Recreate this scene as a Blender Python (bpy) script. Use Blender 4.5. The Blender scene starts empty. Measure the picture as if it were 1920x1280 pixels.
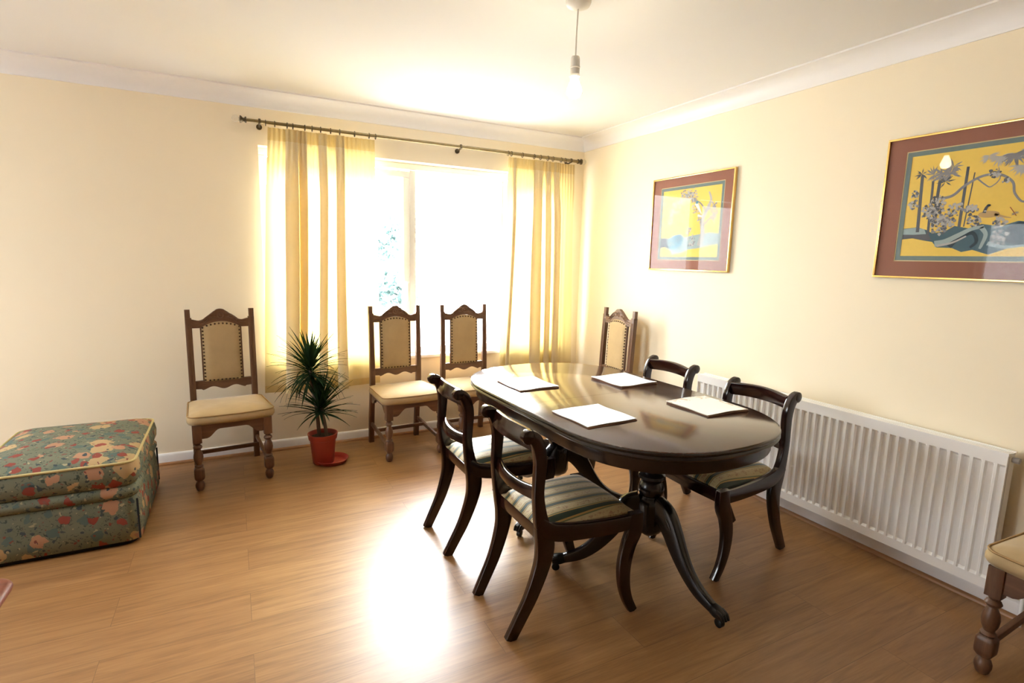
import bpy, bmesh, math, random
from mathutils import Vector, Matrix

S = bpy.context.scene
COL = S.collection
PI = math.pi

# ------------------------------------------------------------------ camera
F_PX = 1005.0
yaw, pitch, roll = math.radians(27.504), math.radians(-8.704), math.radians(1.378)
fw = Vector((math.sin(yaw)*math.cos(pitch), math.cos(yaw)*math.cos(pitch), math.sin(pitch)))
ri = Vector((math.cos(yaw), -math.sin(yaw), 0.0))
up = ri.cross(fw)
ri2 = ri*math.cos(roll) + up*math.sin(roll)
up2 = -ri*math.sin(roll) + up*math.cos(roll)
cam_d = bpy.data.cameras.new('camera')
cam_d.sensor_width = 36.0
cam_d.lens = F_PX/1920.0*36.0
cam_d.clip_start = 0.02
cam = bpy.data.objects.new('camera', cam_d)
COL.objects.link(cam)
mw = Matrix((ri2, up2, -fw)).transposed().to_4x4()
mw.translation = Vector((0, 0, 1.40))
cam.matrix_world = mw
S.camera = cam

# ------------------------------------------------------------------ view, world, daylight
S.view_settings.view_transform = 'Standard'
S.view_settings.look = 'None'
S.view_settings.gamma = 1.0
S.view_settings.exposure = -0.2
S.cycles.use_denoising = True
S.cycles.max_bounces = 12
S.cycles.diffuse_bounces = 6
S.cycles.transparent_max_bounces = 16
S.cycles.sample_clamp_indirect = 12.0
S.cycles.caustics_reflective = False
S.cycles.caustics_refractive = False

SKY = 25.0
w = bpy.data.worlds.new('overcast_sky')
S.world = w
w.use_nodes = True
bg = w.node_tree.nodes['Background']
bg.inputs[0].default_value = (0.90, 0.96, 1.0, 1)
# brighter overhead than at the horizon, as an overcast sky is
wn = w.node_tree
_tc = wn.nodes.new('ShaderNodeTexCoord'); _sx = wn.nodes.new('ShaderNodeSeparateXYZ'); _mr = wn.nodes.new('ShaderNodeMapRange')
wn.links.new(_tc.outputs['Generated'], _sx.inputs[0]); wn.links.new(_sx.outputs['Z'], _mr.inputs['Value'])
_mr.inputs['From Min'].default_value = 0.0; _mr.inputs['From Max'].default_value = 0.9
_mr.inputs['To Min'].default_value = SKY; _mr.inputs['To Max'].default_value = SKY*1.7
# the sun behind thin cloud makes one broad bright region low in the sky beyond the window
_dp = wn.nodes.new('ShaderNodeVectorMath'); _dp.operation = 'DOT_PRODUCT'
wn.links.new(_tc.outputs['Generated'], _dp.inputs[0]); _dp.inputs[1].default_value = Vector((0.30, 1.0, 0.42)).normalized()
_gl = wn.nodes.new('ShaderNodeMapRange'); _gl.interpolation_type = 'SMOOTHERSTEP'
wn.links.new(_dp.outputs['Value'], _gl.inputs['Value'])
_gl.inputs['From Min'].default_value = 0.80; _gl.inputs['From Max'].default_value = 1.0
_gl.inputs['To Min'].default_value = 0.0; _gl.inputs['To Max'].default_value = SKY*3.3
_ad = wn.nodes.new('ShaderNodeMath'); _ad.operation = 'ADD'
wn.links.new(_mr.outputs[0], _ad.inputs[0]); wn.links.new(_gl.outputs[0], _ad.inputs[1])
wn.links.new(_ad.outputs[0], bg.inputs[1])

WALL_Y, WALL_X, CEIL = 4.065, 2.785, 2.44
LEFT_X, FRONT_Y = -3.3, -7.0
WX0, WX1, WZ0, WZ1 = 0.187, 2.62, 0.615, 2.108     # dining window opening in the back wall

def area(name, loc, rot, sx, sy, portal=True, power=0, color=(1, 1, 1)):
    d = bpy.data.lights.new(name, 'AREA')
    d.shape = 'RECTANGLE'; d.size = sx; d.size_y = sy
    d.energy = power; d.color = color
    if portal:
        d.cycles.is_portal = True
    o = bpy.data.objects.new(name, d)
    o.location = loc; o.rotation_euler = rot
    COL.objects.link(o)
    return o
# sky portals only steer the sampling of the real sky through the openings
area('sky_portal', ((WX0+WX1)/2, WALL_Y+0.26, (WZ0+WZ1)/2), (-PI/2, 0, 0), WX1-WX0, WZ1-WZ0)
area('sky_portal', (LEFT_X-0.26, 2.8, 1.475), (0, -PI/2, 0), 1.15, 1.6)

# ------------------------------------------------------------------ node helpers
def s2l(c):
    return tuple((x/12.92 if x <= 0.04045 else ((x+0.055)/1.055)**2.4) for x in [v/255.0 for v in c])

class NT:
    def __init__(self, name):
        m = bpy.data.materials.new(name); m.use_nodes = True
        self.m = m; self.t = m.node_tree; self.n = self.t.nodes
        self.b = self.n['Principled BSDF']; self.out = self.n['Material Output']
    def new(self, kind, **kw):
        nd = self.n.new(kind)
        for k, v in kw.items(): setattr(nd, k, v)
        return nd
    def link(self, a, b): self.t.links.new(a, b)
    def val(self, sock, v):
        if hasattr(v, 'links') or hasattr(v, 'is_output'): self.link(v, sock)
        else: sock.default_value = v
    def math(self, op, a, b=0.0, c=None, clamp=False):
        nd = self.new('ShaderNodeMath', operation=op); nd.use_clamp = clamp
        self.val(nd.inputs[0], a); self.val(nd.inputs[1], b)
        if c is not None: self.val(nd.inputs[2], c)
        return nd.outputs[0]
    def mix(self, f, a, b, kind='MIX'):
        nd = self.new('ShaderNodeMixRGB', blend_type=kind)
        self.val(nd.inputs[0], f)
        self.val(nd.inputs[1], (*a, 1) if isinstance(a, tuple) and len(a) == 3 else a)
        self.val(nd.inputs[2], (*b, 1) if isinstance(b, tuple) and len(b) == 3 else b)
        return nd.outputs[0]
    def coord(self, scale=(1, 1, 1), loc=(0, 0, 0), kind='Object'):
        tc = self.new('ShaderNodeTexCoord'); mp = self.new('ShaderNodeMapping')
        mp.inputs['Scale'].default_value = scale; mp.inputs['Location'].default_value = loc
        self.link(tc.outputs[kind], mp.inputs['Vector'])
        return mp.outputs[0]
    def noise(self, vec, scale, detail=4, rough=0.55, dist=0.0):
        nd = self.new('ShaderNodeTexNoise')
        nd.inputs['Scale'].default_value = scale; nd.inputs['Detail'].default_value = detail
        nd.inputs['Roughness'].default_value = rough; nd.inputs['Distortion'].default_value = dist
        self.link(vec, nd.inputs['Vector'])
        return nd.outputs['Fac']
    def ramp(self, fac, stops, interp='LINEAR'):
        nd = self.new('ShaderNodeValToRGB'); cr = nd.color_ramp; cr.interpolation = interp
        while len(cr.elements) < len(stops): cr.elements.new(0.5)
        for e, (p, c) in zip(cr.elements, stops):
            e.position = p; e.color = (*c, 1) if len(c) == 3 else c
        self.link(fac, nd.inputs[0])
        return nd.outputs[0]
    def bump(self, h, strength=0.2, dist=0.01):
        nd = self.new('ShaderNodeBump'); nd.inputs['Strength'].default_value = strength
        nd.inputs['Distance'].default_value = dist
        self.link(h, nd.inputs['Height']); self.link(nd.outputs[0], self.b.inputs['Normal'])
    def setp(self, color=None, rough=None, metal=None, spec=None, coat=None, coat_r=None):
        b = self.b
        if color is not None: self.val(b.inputs['Base Color'], (*color, 1) if isinstance(color, tuple) and len(color) == 3 else color)
        if rough is not None: self.val(b.inputs['Roughness'], rough)
        if metal is not None: b.inputs['Metallic'].default_value = metal
        if spec is not None: b.inputs['Specular IOR Level'].default_value = spec
        if coat is not None: b.inputs['Coat Weight'].default_value = coat
        if coat_r is not None: b.inputs['Coat Roughness'].default_value = coat_r

M = {}
def plain(name, col, rough=0.5, metal=0.0, var=0.04, scale=30, spec=None, bump=0.0):
    t = NT(name); v = t.coord()
    n = t.noise(v, scale, 3)
    c = t.mix(n, tuple(max(0, x*(1-var)) for x in col), tuple(min(1, x*(1+var)) for x in col))
    t.setp(c, rough, metal, spec)
    if bump: t.bump(n, bump, 0.002)
    M[name] = t.m
    return t.m

def wood(name, c1, c2, axis='z', rough=0.35, grain=1.0, coat=0.0, coat_r=0.1):
    t = NT(name)
    sc = {'x': (1.2, 14, 14), 'y': (14, 1.2, 14), 'z': (14, 14, 1.2)}[axis]
    v = t.coord(sc)
    n = t.noise(v, 2.2*grain, 6, 0.6, 0.6)
    n2 = t.noise(v, 14*grain, 3, 0.5)
    f = t.math('ADD', t.math('MULTIPLY', n, 0.75), t.math('MULTIPLY', n2, 0.25))
    c = t.ramp(f, [(0.30, c1), (0.72, c2)])
    t.setp(c, rough, 0, None, coat, coat_r)
    t.bump(n2, 0.05, 0.002)
    M[name] = t.m
    return t.m

WALLC = s2l((244, 231, 205))
plain('wall_paint', WALLC, 0.75, var=0.015, scale=3, bump=0.02)
plain('ceiling_paint', (0.87, 0.87, 0.88), 0.85, var=0.01, scale=3)
plain('trim_paint', (0.91, 0.90, 0.91), 0.35, var=0.01)
plain('upvc', (0.92, 0.92, 0.92), 0.3, var=0.01)
plain('radiator_white', (0.90, 0.89, 0.88), 0.3, var=0.01)
plain('radiator_grey', (0.35, 0.34, 0.33), 0.4, var=0.05)
wood('beading_wood', (0.23, 0.10, 0.04), (0.42, 0.21, 0.085), 'x', 0.4)
wood('beading_wood_y', (0.23, 0.10, 0.04), (0.42, 0.21, 0.085), 'y', 0.4)
wood('mahogany', (0.008, 0.0025, 0.002), (0.024, 0.006, 0.004), 'z', 0.18, 1.0, 0.08, 0.06)
wood('mahogany_x', (0.008, 0.0025, 0.002), (0.024, 0.006, 0.004), 'x', 0.18, 1.0, 0.08, 0.06)
wood('mahogany_y', (0.008, 0.0025, 0.002), (0.026, 0.007, 0.005), 'y', 0.18, 1.0, 0.08, 0.06)
wood('table_edge', (0.006, 0.004, 0.003), (0.022, 0.012, 0.009), 'y', 0.22, 1.0, 0.05, 0.1)
wood('pedestal_wood', (0.005, 0.004, 0.004), (0.016, 0.010, 0.009), 'z', 0.22, 1.0, 0.05, 0.1)
wood('oak_brown', (0.075, 0.033, 0.016), (0.19, 0.088, 0.042), 'z', 0.42, 1.2)
wood('oak_brown_x', (0.075, 0.033, 0.016), (0.19, 0.088, 0.042), 'x', 0.42, 1.2)
wood('oak_brown_y', (0.075, 0.033, 0.016), (0.19, 0.088, 0.042), 'y', 0.42, 1.2)
wood('red_wood', (0.10, 0.022, 0.010), (0.24, 0.058, 0.024), 'x', 0.5)
plain('velvet', (0.42, 0.30, 0.155), 0.9, var=0.12, scale=14, spec=0.2, bump=0.03)
M['velvet'].node_tree.nodes['Principled BSDF'].inputs['Sheen Weight'].default_value = 0.35
M['velvet'].node_tree.nodes['Principled BSDF'].inputs['Sheen Roughness'].default_value = 0.35
plain('piping_tan', (0.33, 0.20, 0.08), 0.8, var=0.05)
plain('nail_brass', (0.07, 0.036, 0.018), 0.4, 0.6)
plain('gold', (0.83, 0.56, 0.20), 0.25, 1.0)
plain('brass_antique', (0.26, 0.20, 0.10), 0.38, 0.85, var=0.25, scale=40)
plain('brass_dark', (0.11, 0.085, 0.05), 0.4, 0.8, var=0.2, scale=40)
plain('castor_dark', (0.02, 0.017, 0.014), 0.3, 0.7)
plain('terracotta', (0.30, 0.035, 0.016), 0.42, var=0.1, scale=12)
plain('saucer_red', (0.34, 0.03, 0.018), 0.38, var=0.06, scale=12)
plain('soil', (0.025, 0.016, 0.010), 0.95, var=0.5, scale=90, bump=0.5)
plain('stem_brown', (0.10, 0.075, 0.05), 0.8, var=0.25, scale=60)
plain('plastic_white', (0.80, 0.78, 0.74), 0.4, var=0.01)
plain('mat_board', (0.27, 0.105, 0.065), 0.8, var=0.05, scale=60)
plain('mat_line', (0.70, 0.55, 0.28), 0.6, var=0.02)
plain('mat_blue', (0.17, 0.23, 0.23), 0.8, var=0.12, scale=60)
plain('napkin', (0.87, 0.87, 0.87), 0.85, var=0.02, scale=60, bump=0.05)
plain('napkin_edge', (0.28, 0.16, 0.11), 0.85, var=0.1)
plain('ottoman_piping', (0.55, 0.46, 0.22), 0.85, var=0.06)
plain('shade_black', (0.01, 0.01, 0.01), 0.9)  # black for painted shade below the ottoman and in its corner pleats
plain('lawn', (0.06, 0.12, 0.03), 0.95, var=0.4, scale=8)
plain('paving', (0.58, 0.57, 0.56), 0.9, var=0.1, scale=4)
plain('bark', (0.09, 0.06, 0.04), 0.9, var=0.3, scale=20)
plain('tree_leaf', (0.085, 0.15, 0.145), 0.6, var=0.3, scale=6)
# print inks
for nm, c in dict(ink_gold=(0.80, 0.55, 0.10), ink_gold_pale=(0.82, 0.62, 0.20), ink_trunk=(0.10, 0.11, 0.13), ink_grey=(0.25, 0.25, 0.27),
                  ink_pale=(0.46, 0.45, 0.44), ink_teal=(0.055, 0.12, 0.16), ink_navy=(0.012, 0.035, 0.055), ink_ice=(0.33, 0.43, 0.45),
                  ink_tan=(0.50, 0.33, 0.14), ink_white=(0.80, 0.82, 0.80), ink_rust=(0.30, 0.07, 0.04), ink_blue=(0.10, 0.26, 0.36)).items():
    plain(nm, c, 0.7, var=0.08, scale=80)


def make_floor_mat():
    t = NT('laminate_floor')
    v = t.coord()
    br = t.new('ShaderNodeTexBrick')
    br.offset = 0.37; br.offset_frequency = 2; br.squash = 1.0
    br.inputs['Color1'].default_value = (0, 0, 0, 1); br.inputs['Color2'].default_value = (1, 1, 1, 1)
    br.inputs['Mortar'].default_value = (0.5, 0.5, 0.5, 1)
    br.inputs['Scale'].default_value = 1.0
    br.inputs['Mortar Size'].default_value = 0.0013
    br.inputs['Mortar Smooth'].default_value = 0.3
    br.inputs['Bias'].default_value = 0.0
    br.inputs['Brick Width'].default_value = 1.28
    br.inputs['Row Height'].default_value = 0.192
    t.link(v, br.inputs['Vector'])
    tone = br.outputs['Color']; mort = br.outputs['Fac']
    # each plank gets its own stretch of grain
    off = t.new('ShaderNodeVectorMath', operation='MULTIPLY_ADD')
    t.link(tone, off.inputs[0]); off.inputs[1].default_value = (7.3, 3.1, 5.7)
    t.link(v, off.inputs[2])
    mp = t.new('ShaderNodeMapping'); mp.inputs['Scale'].default_value = (1.1, 15, 15)
    t.link(off.outputs[0], mp.inputs['Vector'])
    n1 = t.noise(mp.outputs[0], 1.6, 8, 0.62, 0.9)
    n2 = t.noise(mp.outputs[0], 9.0, 4, 0.5)
    f = t.math('ADD', t.math('MULTIPLY', n1, 0.72), t.math('MULTIPLY', n2, 0.28))
    c = t.ramp(f, [(0.28, (0.16, 0.072, 0.025)), (0.5, (0.30, 0.150, 0.055)), (0.78, (0.44, 0.245, 0.10))])
    sep = t.new('ShaderNodeSeparateColor'); t.link(tone, sep.inputs[0])
    c = t.mix(t.math('MULTIPLY', sep.outputs[0], 0.22), c, (0.20, 0.09, 0.037))
    c = t.mix(t.math('MULTIPLY', mort, 0.55), c, (0.10, 0.045, 0.02))
    t.setp(c, t.math('ADD', t.math('MULTIPLY', n2, 0.08), 0.34), 0, 0.6)
    t.bump(t.math('SUBTRACT', t.math('MULTIPLY', n2, 0.15), mort), 0.12, 0.0015)
    M['floor'] = t.m
make_floor_mat()

def make_tabletop_mat():
    t = NT('table_top_wood')
    v = t.coord((9, 1.0, 9))
    n = t.noise(v, 2.4, 7, 0.6, 0.8); n2 = t.noise(v, 18, 3)
    f = t.math('ADD', t.math('MULTIPLY', n, 0.75), t.math('MULTIPLY', n2, 0.25))
    c = t.ramp(f, [(0.3, (0.018, 0.008, 0.005)), (0.7, (0.085, 0.034, 0.02))])
    v2 = t.coord((3, 3, 3)); n3 = t.noise(v2, 2.5, 5, 0.6)
    t.setp(c, t.math('ADD', t.math('MULTIPLY', n3, 0.12), 0.09), 0, 0.5, 0.5, 0.12)
    M['tabletop'] = t.m
make_tabletop_mat()

def make_stripe_mat():
    t = NT('striped_seat')
    tc = t.new('ShaderNodeTexCoord'); sx = t.new('ShaderNodeSeparateXYZ')
    t.link(tc.outputs['Object'], sx.inputs[0])
    y = t.math('ADD', t.math('MULTIPLY', sx.outputs[1], 1/0.066), 10.35)
    fr = t.math('FRACT', y)
    base = t.ramp(fr, [(0.0, (0.015, 0.035, 0.016)), (0.25, (0.42, 0.25, 0.07)), (0.31, (0.09, 0.12, 0.05)), (0.36, (0.45, 0.36, 0.19)),
                       (0.86, (0.09, 0.12, 0.05)), (0.91, (0.42, 0.25, 0.07)), (0.97, (0.015, 0.035, 0.016))], 'CONSTANT')
    v = t.coord((1, 1, 1)); n = t.noise(v, 70, 4, 0.7, 1.2)
    band = t.math('MULTIPLY', t.math('GREATER_THAN', fr, 0.44), t.math('LESS_THAN', fr, 0.78))
    fl = t.math('MULTIPLY', band, t.math('GREATER_THAN', n, 0.55))
    c = t.mix(t.math('MULTIPLY', fl, 0.7), base, (0.26, 0.13, 0.075))
    t.setp(c, 0.6, 0, 0.4)
    t.b.inputs['Sheen Weight'].default_value = 0.3
    t.bump(n, 0.08, 0.001)
    M['stripe'] = t.m
make_stripe_mat()

def make_floral_mat():
    t = NT('floral_fabric')
    v0 = t.coord()
    ns = t.new('ShaderNodeTexNoise'); ns.inputs['Scale'].default_value = 26; ns.inputs['Detail'].default_value = 3
    t.link(v0, ns.inputs['Vector'])
    ad = t.new('ShaderNodeVectorMath', operation='MULTIPLY_ADD')
    t.link(ns.outputs['Color'], ad.inputs[0]); ad.inputs[1].default_value = (0.05, 0.05, 0.05); t.link(v0, ad.inputs[2])
    base_n = t.noise(v0, 9, 4)
    col = t.mix(base_n, (0.115, 0.135, 0.10), (0.21, 0.215, 0.15))
    # little sprigs
    n1 = t.noise(v0, 48, 3, 0.6, 1.5)
    col = t.mix(t.math('GREATER_THAN', n1, 0.60), col, (0.055, 0.075, 0.062))
    def blobs(scale, off, thr, c, col):
        mp = t.new('ShaderNodeMapping'); mp.inputs['Location'].default_value = off
        t.link(ad.outputs[0], mp.inputs['Vector'])
        vo = t.new('ShaderNodeTexVoronoi'); vo.inputs['Scale'].default_value = scale
        t.link(mp.outputs[0], vo.inputs['Vector'])
        f = t.math('LESS_THAN', vo.outputs['Distance'], thr)
        return t.mix(f, col, c)
    col = blobs(12, (3.1, 1.7, 0.2), 0.30, (0.095, 0.14, 0.125), col)
    col = blobs(6.6, (0.3, 0.9, 1.4), 0.31, (0.44, 0.31, 0.16), col)
    col = blobs(7.5, (5.3, 2.2, 0.7), 0.26, (0.42, 0.23, 0.14), col)
    col = blobs(12, (1.3, 6.2, 2.7), 0.24, (0.25, 0.06, 0.045), col)
    col = blobs(27, (4.4, 3.3, 7.7), 0.16, (0.20, 0.075, 0.06), col)
    col = blobs(22, (9.4, 0.3, 1.7), 0.20, (0.055, 0.075, 0.08), col)
    col = blobs(26, (2.4, 8.3, 4.1), 0.15, (0.36, 0.32, 0.20), col)
    t.setp(col, 0.85, 0, 0.25)
    n4 = t.noise(v0, 220, 2)
    t.bump(n4, 0.1, 0.001)
    M['floral'] = t.m
make_floral_mat()

def make_curtain(name, dcol, tcol, f):
    t = NT(name)
    t.n.remove(t.b)
    v = t.coord((1, 1, 1)); n = t.noise(v, 60, 4)
    d = t.new('ShaderNodeBsdfDiffuse'); tr = t.new('ShaderNodeBsdfTranslucent'); mx = t.new('ShaderNodeMixShader')
    c = t.mix(n, tuple(x*0.94 for x in dcol), dcol)
    t.link(c, d.inputs['Color'])
    tr.inputs['Color'].default_value = (*tcol, 1)
    mx.inputs[0].default_value = f
    t.link(d.outputs[0], mx.inputs[1]); t.link(tr.outputs[0], mx.inputs[2])
    t.link(mx.outputs[0], t.out.inputs['Surface'])
    M[name] = t.m
make_curtain('curtain_cloth', (0.74, 0.65, 0.45), (0.86, 0.68, 0.25), 0.24)
make_curtain('curtain_heading', (0.70, 0.56, 0.30), (0.80, 0.56, 0.14), 0.16)
make_curtain('dracaena_leaf', (0.018, 0.035, 0.016), (0.03, 0.07, 0.015), 0.15)

def make_glass(name, tint=(1, 1, 1), rough=0.0, ior=1.5):
    t = NT(name); t.n.remove(t.b)
    tr = t.new('ShaderNodeBsdfTransparent'); tr.inputs[0].default_value = (*tint, 1)
    gl = t.new('ShaderNodeBsdfGlossy'); gl.inputs['Roughness'].default_value = rough
    fr = t.new('ShaderNodeFresnel'); ge = t.new('ShaderNodeNewGeometry')
    t.link(t.math('ADD', ior, t.math('MULTIPLY', ge.outputs['Backfacing'], 1/ior-ior)), fr.inputs['IOR'])
    mx = t.new('ShaderNodeMixShader')
    t.link(fr.outputs[0], mx.inputs[0]); t.link(tr.outputs[0], mx.inputs[1]); t.link(gl.outputs[0], mx.inputs[2])
    t.link(mx.outputs[0], t.out.inputs['Surface'])
    M[name] = t.m
make_glass('window_glass')
make_glass('picture_glass', (0.99, 0.99, 0.99), 0.02, 1.18)

def make_crystal():
    t = NT('crystal'); t.setp((0.97, 0.95, 0.90), 0.05)
    t.b.inputs['Transmission Weight'].default_value = 0.9
    t.b.inputs['IOR'].default_value = 1.45
    M['crystal'] = t.m
make_crystal()

def make_bulb():
    t = NT('bulb_glow'); t.setp((1, 0.95, 0.85), 0.3)
    t.b.inputs['Emission Color'].default_value = (1.0, 0.88, 0.62, 1)
    t.b.inputs['Emission Strength'].default_value = 110.0
    M['bulb'] = t.m
make_bulb()

# ------------------------------------------------------------------ geometry helpers
class MB:
    def __init__(self): self.v = []; self.f = []; self.mi = []
    def add(self, vs, fs, mi=0):
        o = len(self.v)
        self.v += [tuple(p) for p in vs]
        self.f += [tuple(i+o for i in f) for f in fs]
        self.mi += [mi]*len(fs)
        return self
    def box(self, x0, x1, y0, y1, z0, z1, mi=0):
        vs = [(x, y, z) for z in (z0, z1) for y in (y0, y1) for x in (x0, x1)]
        return self.add(vs, [(0, 2, 3, 1), (4, 5, 7, 6), (0, 1, 5, 4), (2, 6, 7, 3), (0, 4, 6, 2), (1, 3, 7, 5)], mi)
    def loft(self, rings, closed=True, cap=True, mi=0):
        n = len(rings[0]); vs = [p for r in rings for p in r]; fs = []
        for i in range(len(rings)-1):
            for j in range(n if closed else n-1):
                k = (j+1) % n
                fs.append((i*n+j, i*n+k, (i+1)*n+k, (i+1)*n+j))
        if cap:
            fs.append(tuple(range(n-1, -1, -1)))
            fs.append(tuple((len(rings)-1)*n+j for j in range(n)))
        return self.add(vs, fs, mi)
    def lathe(self, prof, c=(0, 0, 0), seg=24, axis='z', mi=0):
        rings = []
        for r, z in prof:
            ring = []
            for k in range(seg):
                a = 2*PI*k/seg
                p = (r*math.cos(a), r*math.sin(a), z)
                if axis == 'x': p = (p[2], p[0], p[1])
                if axis == 'y': p = (p[1], p[2], p[0])
                ring.append((p[0]+c[0], p[1]+c[1], p[2]+c[2]))
            rings.append(ring)
        return self.loft(rings, True, True, mi)
    def tube(self, pts, r, seg=10, mi=0, smooth=0):
        if smooth: pts = cr(pts, smooth)
        rr = r if isinstance(r, (list, tuple)) else [r]*len(pts)
        if len(rr) != len(pts): rr = [rr[0]+(rr[-1]-rr[0])*i/(len(pts)-1) for i in range(len(pts))]
        rings = []; prev = None
        for i, p in enumerate(pts):
            a = Vector(pts[max(0, i-1)]); b = Vector(pts[min(len(pts)-1, i+1)])
            t = (b-a).normalized()
            if prev is None:
                prev = t.orthogonal().normalized()
            prev = (prev - t*prev.dot(t)).normalized()
            q = t.cross(prev)
            rings.append([tuple(Vector(p)+prev*rr[i]*math.cos(2*PI*k/seg)+q*rr[i]*math.sin(2*PI*k/seg)) for k in range(seg)])
        return self.loft(rings, True, True, mi)
    def sweep(self, pts, wid, thk, lateral=(0, 1, 0), n=6, rad=0.3, mi=0, smooth=True):
        """rounded rectangular bar along pts; wid is measured in the plane across lateral, thk along lateral"""
        data = [(*p, a, b) for p, a, b in zip(pts, wid, thk)]
        if smooth and n > 1: data = cr(data, n)
        L = Vector(lateral).normalized(); rings = []
        for i, d in enumerate(data):
            a = Vector(data[max(0, i-1)][:3]); b = Vector(data[min(len(data)-1, i+1)][:3])
            t = (b-a).normalized()
            l = (L - t*L.dot(t)).normalized(); nn = l.cross(t)
            hw, ht = d[3]/2, d[4]/2; c = min(hw, ht)*rad; ring = []
            for sx, sy in ((1, 1), (-1, 1), (-1, -1), (1, -1)):
                cx, cy = sx*(hw-c), sy*(ht-c)
                a0 = {(1, 1): 0, (-1, 1): 90, (-1, -1): 180, (1, -1): 270}[(sx, sy)]
                for k in range(3):
                    an = math.radians(a0+45*k)
                    ring.append(tuple(Vector(d[:3])+nn*(cx+c*math.cos(an))+l*(cy+c*math.sin(an))))
            rings.append(ring)
        return self.loft(rings, True, True, mi)
    def prism(self, poly, d0, d1, plane='xz', mi=0):
        def P(a, b, d):
            return {'xz': (a, d, b), 'yz': (d, a, b), 'xy': (a, b, d)}[plane]
        return self.loft([[P(a, b, d0) for a, b in poly], [P(a, b, d1) for a, b in poly]], True, True, mi)
    def build(self, name, mats, parent=None, smooth=40, bevel=0, subsurf=0, kind=None, loc=None):
        me = bpy.data.meshes.new(name)
        me.from_pydata(self.v, [], self.f)
        if not isinstance(mats, (list, tuple)): mats = [mats]
        for m in mats: me.materials.append(M[m])
        for p, i in zip(me.polygons, self.mi): p.material_index = i
        bm = bmesh.new(); bm.from_mesh(me)
        bmesh.ops.recalc_face_normals(bm, faces=bm.faces)
        if bevel:
            es = [e for e in bm.edges if len(e.link_faces) == 2 and e.calc_face_angle(0) > math.radians(50)]
            bmesh.ops.bevel(bm, geom=es, offset=bevel, segments=2, profile=0.6, affect='EDGES', clamp_overlap=True)
        bm.to_mesh(me); bm.free()
        if smooth:
            me.polygons.foreach_set('use_smooth', [True]*len(me.polygons))
            me.set_sharp_from_angle(angle=math.radians(smooth))
        o = bpy.data.objects.new(name, me)
        COL.objects.link(o)
        if parent is not None: o.parent = parent
        if kind: o['kind'] = kind
        if loc: o.location = loc
        if subsurf:
            md = o.modifiers.new('subdivision', 'SUBSURF'); md.levels = subsurf; md.render_levels = subsurf
        return o

def cr(pts, n):
    out = []; P = [tuple(map(float, p)) for p in pts]
    for i in range(len(P)-1):
        p0 = P[i-1] if i else tuple(2*a-b for a, b in zip(P[0], P[1]))
        p1, p2 = P[i], P[i+1]
        p3 = P[i+2] if i+2 < len(P) else tuple(2*a-b for a, b in zip(P[-1], P[-2]))
        for k in range(n):
            t = k/n
            out.append(tuple(0.5*((2*b)+(-a+c)*t+(2*a-5*b+4*c-d)*t*t+(-a+3*b-3*c+d)*t**3) for a, b, c, d in zip(p0, p1, p2, p3)))
    out.append(P[-1])
    return out

def empty(name, loc=(0, 0, 0), rz=0.0):
    o = bpy.data.objects.new(name, None); COL.objects.link(o)
    o.empty_display_size = 0.1
    o.location = loc; o.rotation_euler = (0, 0, rz)
    return o
def tag(o, label, cat, group=None):
    o['label'] = label; o['category'] = cat
    if group: o['group'] = group
    return o
def dup(root, loc, rz, label):
    r = root.copy(); COL.objects.link(r); r.location = loc; r.rotation_euler = (0, 0, rz); r['label'] = label
    for ch in list(root.children):
        c = ch.copy(); COL.objects.link(c); c.parent = r
        for g in list(ch.children):
            d = g.copy(); COL.objects.link(d); d.parent = c
    return r

def rrect(x0, x1, y0, y1, r, seg=5):
    out = []
    for cx, cy, a0 in ((x1-r, y1-r, 0), (x0+r, y1-r, 90), (x0+r, y0+r, 180), (x1-r, y0+r, 270)):
        for k in range(seg+1):
            a = math.radians(a0+90*k/seg)
            out.append((cx+r*math.cos(a), cy+r*math.sin(a)))
    return out

# ------------------------------------------------------------------ room shell
MB().box(LEFT_X, WALL_X, FRONT_Y, WALL_Y, -0.06, 0).build('floor', 'floor', smooth=0, kind='structure')
MB().box(LEFT_X, WALL_X, FRONT_Y, WALL_Y, CEIL, CEIL+0.1).build('ceiling', 'ceiling_paint', smooth=0, kind='structure')
TH = 0.28
def wall_with_hole(name, axis, pos, sgn, a0, a1, h0, h1, z0, z1):
    m = MB()
    def bx(u0, u1, q0, q1):
        p0, p1 = sorted((pos, pos+sgn*TH))
        if axis == 'y': m.box(u0, u1, p0, p1, q0, q1)
        else: m.box(p0, p1, u0, u1, q0, q1)
    bx(a0, h0, -0.06, CEIL+0.1); bx(h1, a1, -0.06, CEIL+0.1)
    if z0 > 0: bx(h0, h1, -0.06, z0)
    bx(h0, h1, z1, CEIL+0.1)
    return m.build(name, 'wall_paint', smooth=0, kind='structure')
wall_with_hole('wall_back', 'y', WALL_Y, 1, LEFT_X-TH, WALL_X+TH, WX0, WX1, WZ0, WZ1)
MB().box(WALL_X, WALL_X+TH, FRONT_Y-TH, WALL_Y, -0.06, CEIL+0.1).build('wall_right', 'wall_paint', smooth=0, kind='structure')
wall_with_hole('wall_left', 'x', LEFT_X, -1, FRONT_Y-TH, WALL_Y, 2.0, 3.6, 0.90, 2.05)
MB().box(LEFT_X, WALL_X, FRONT_Y-TH, FRONT_Y, -0.06, CEIL+0.1).build('wall_front', 'wall_paint', smooth=0, kind='structure')

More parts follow.
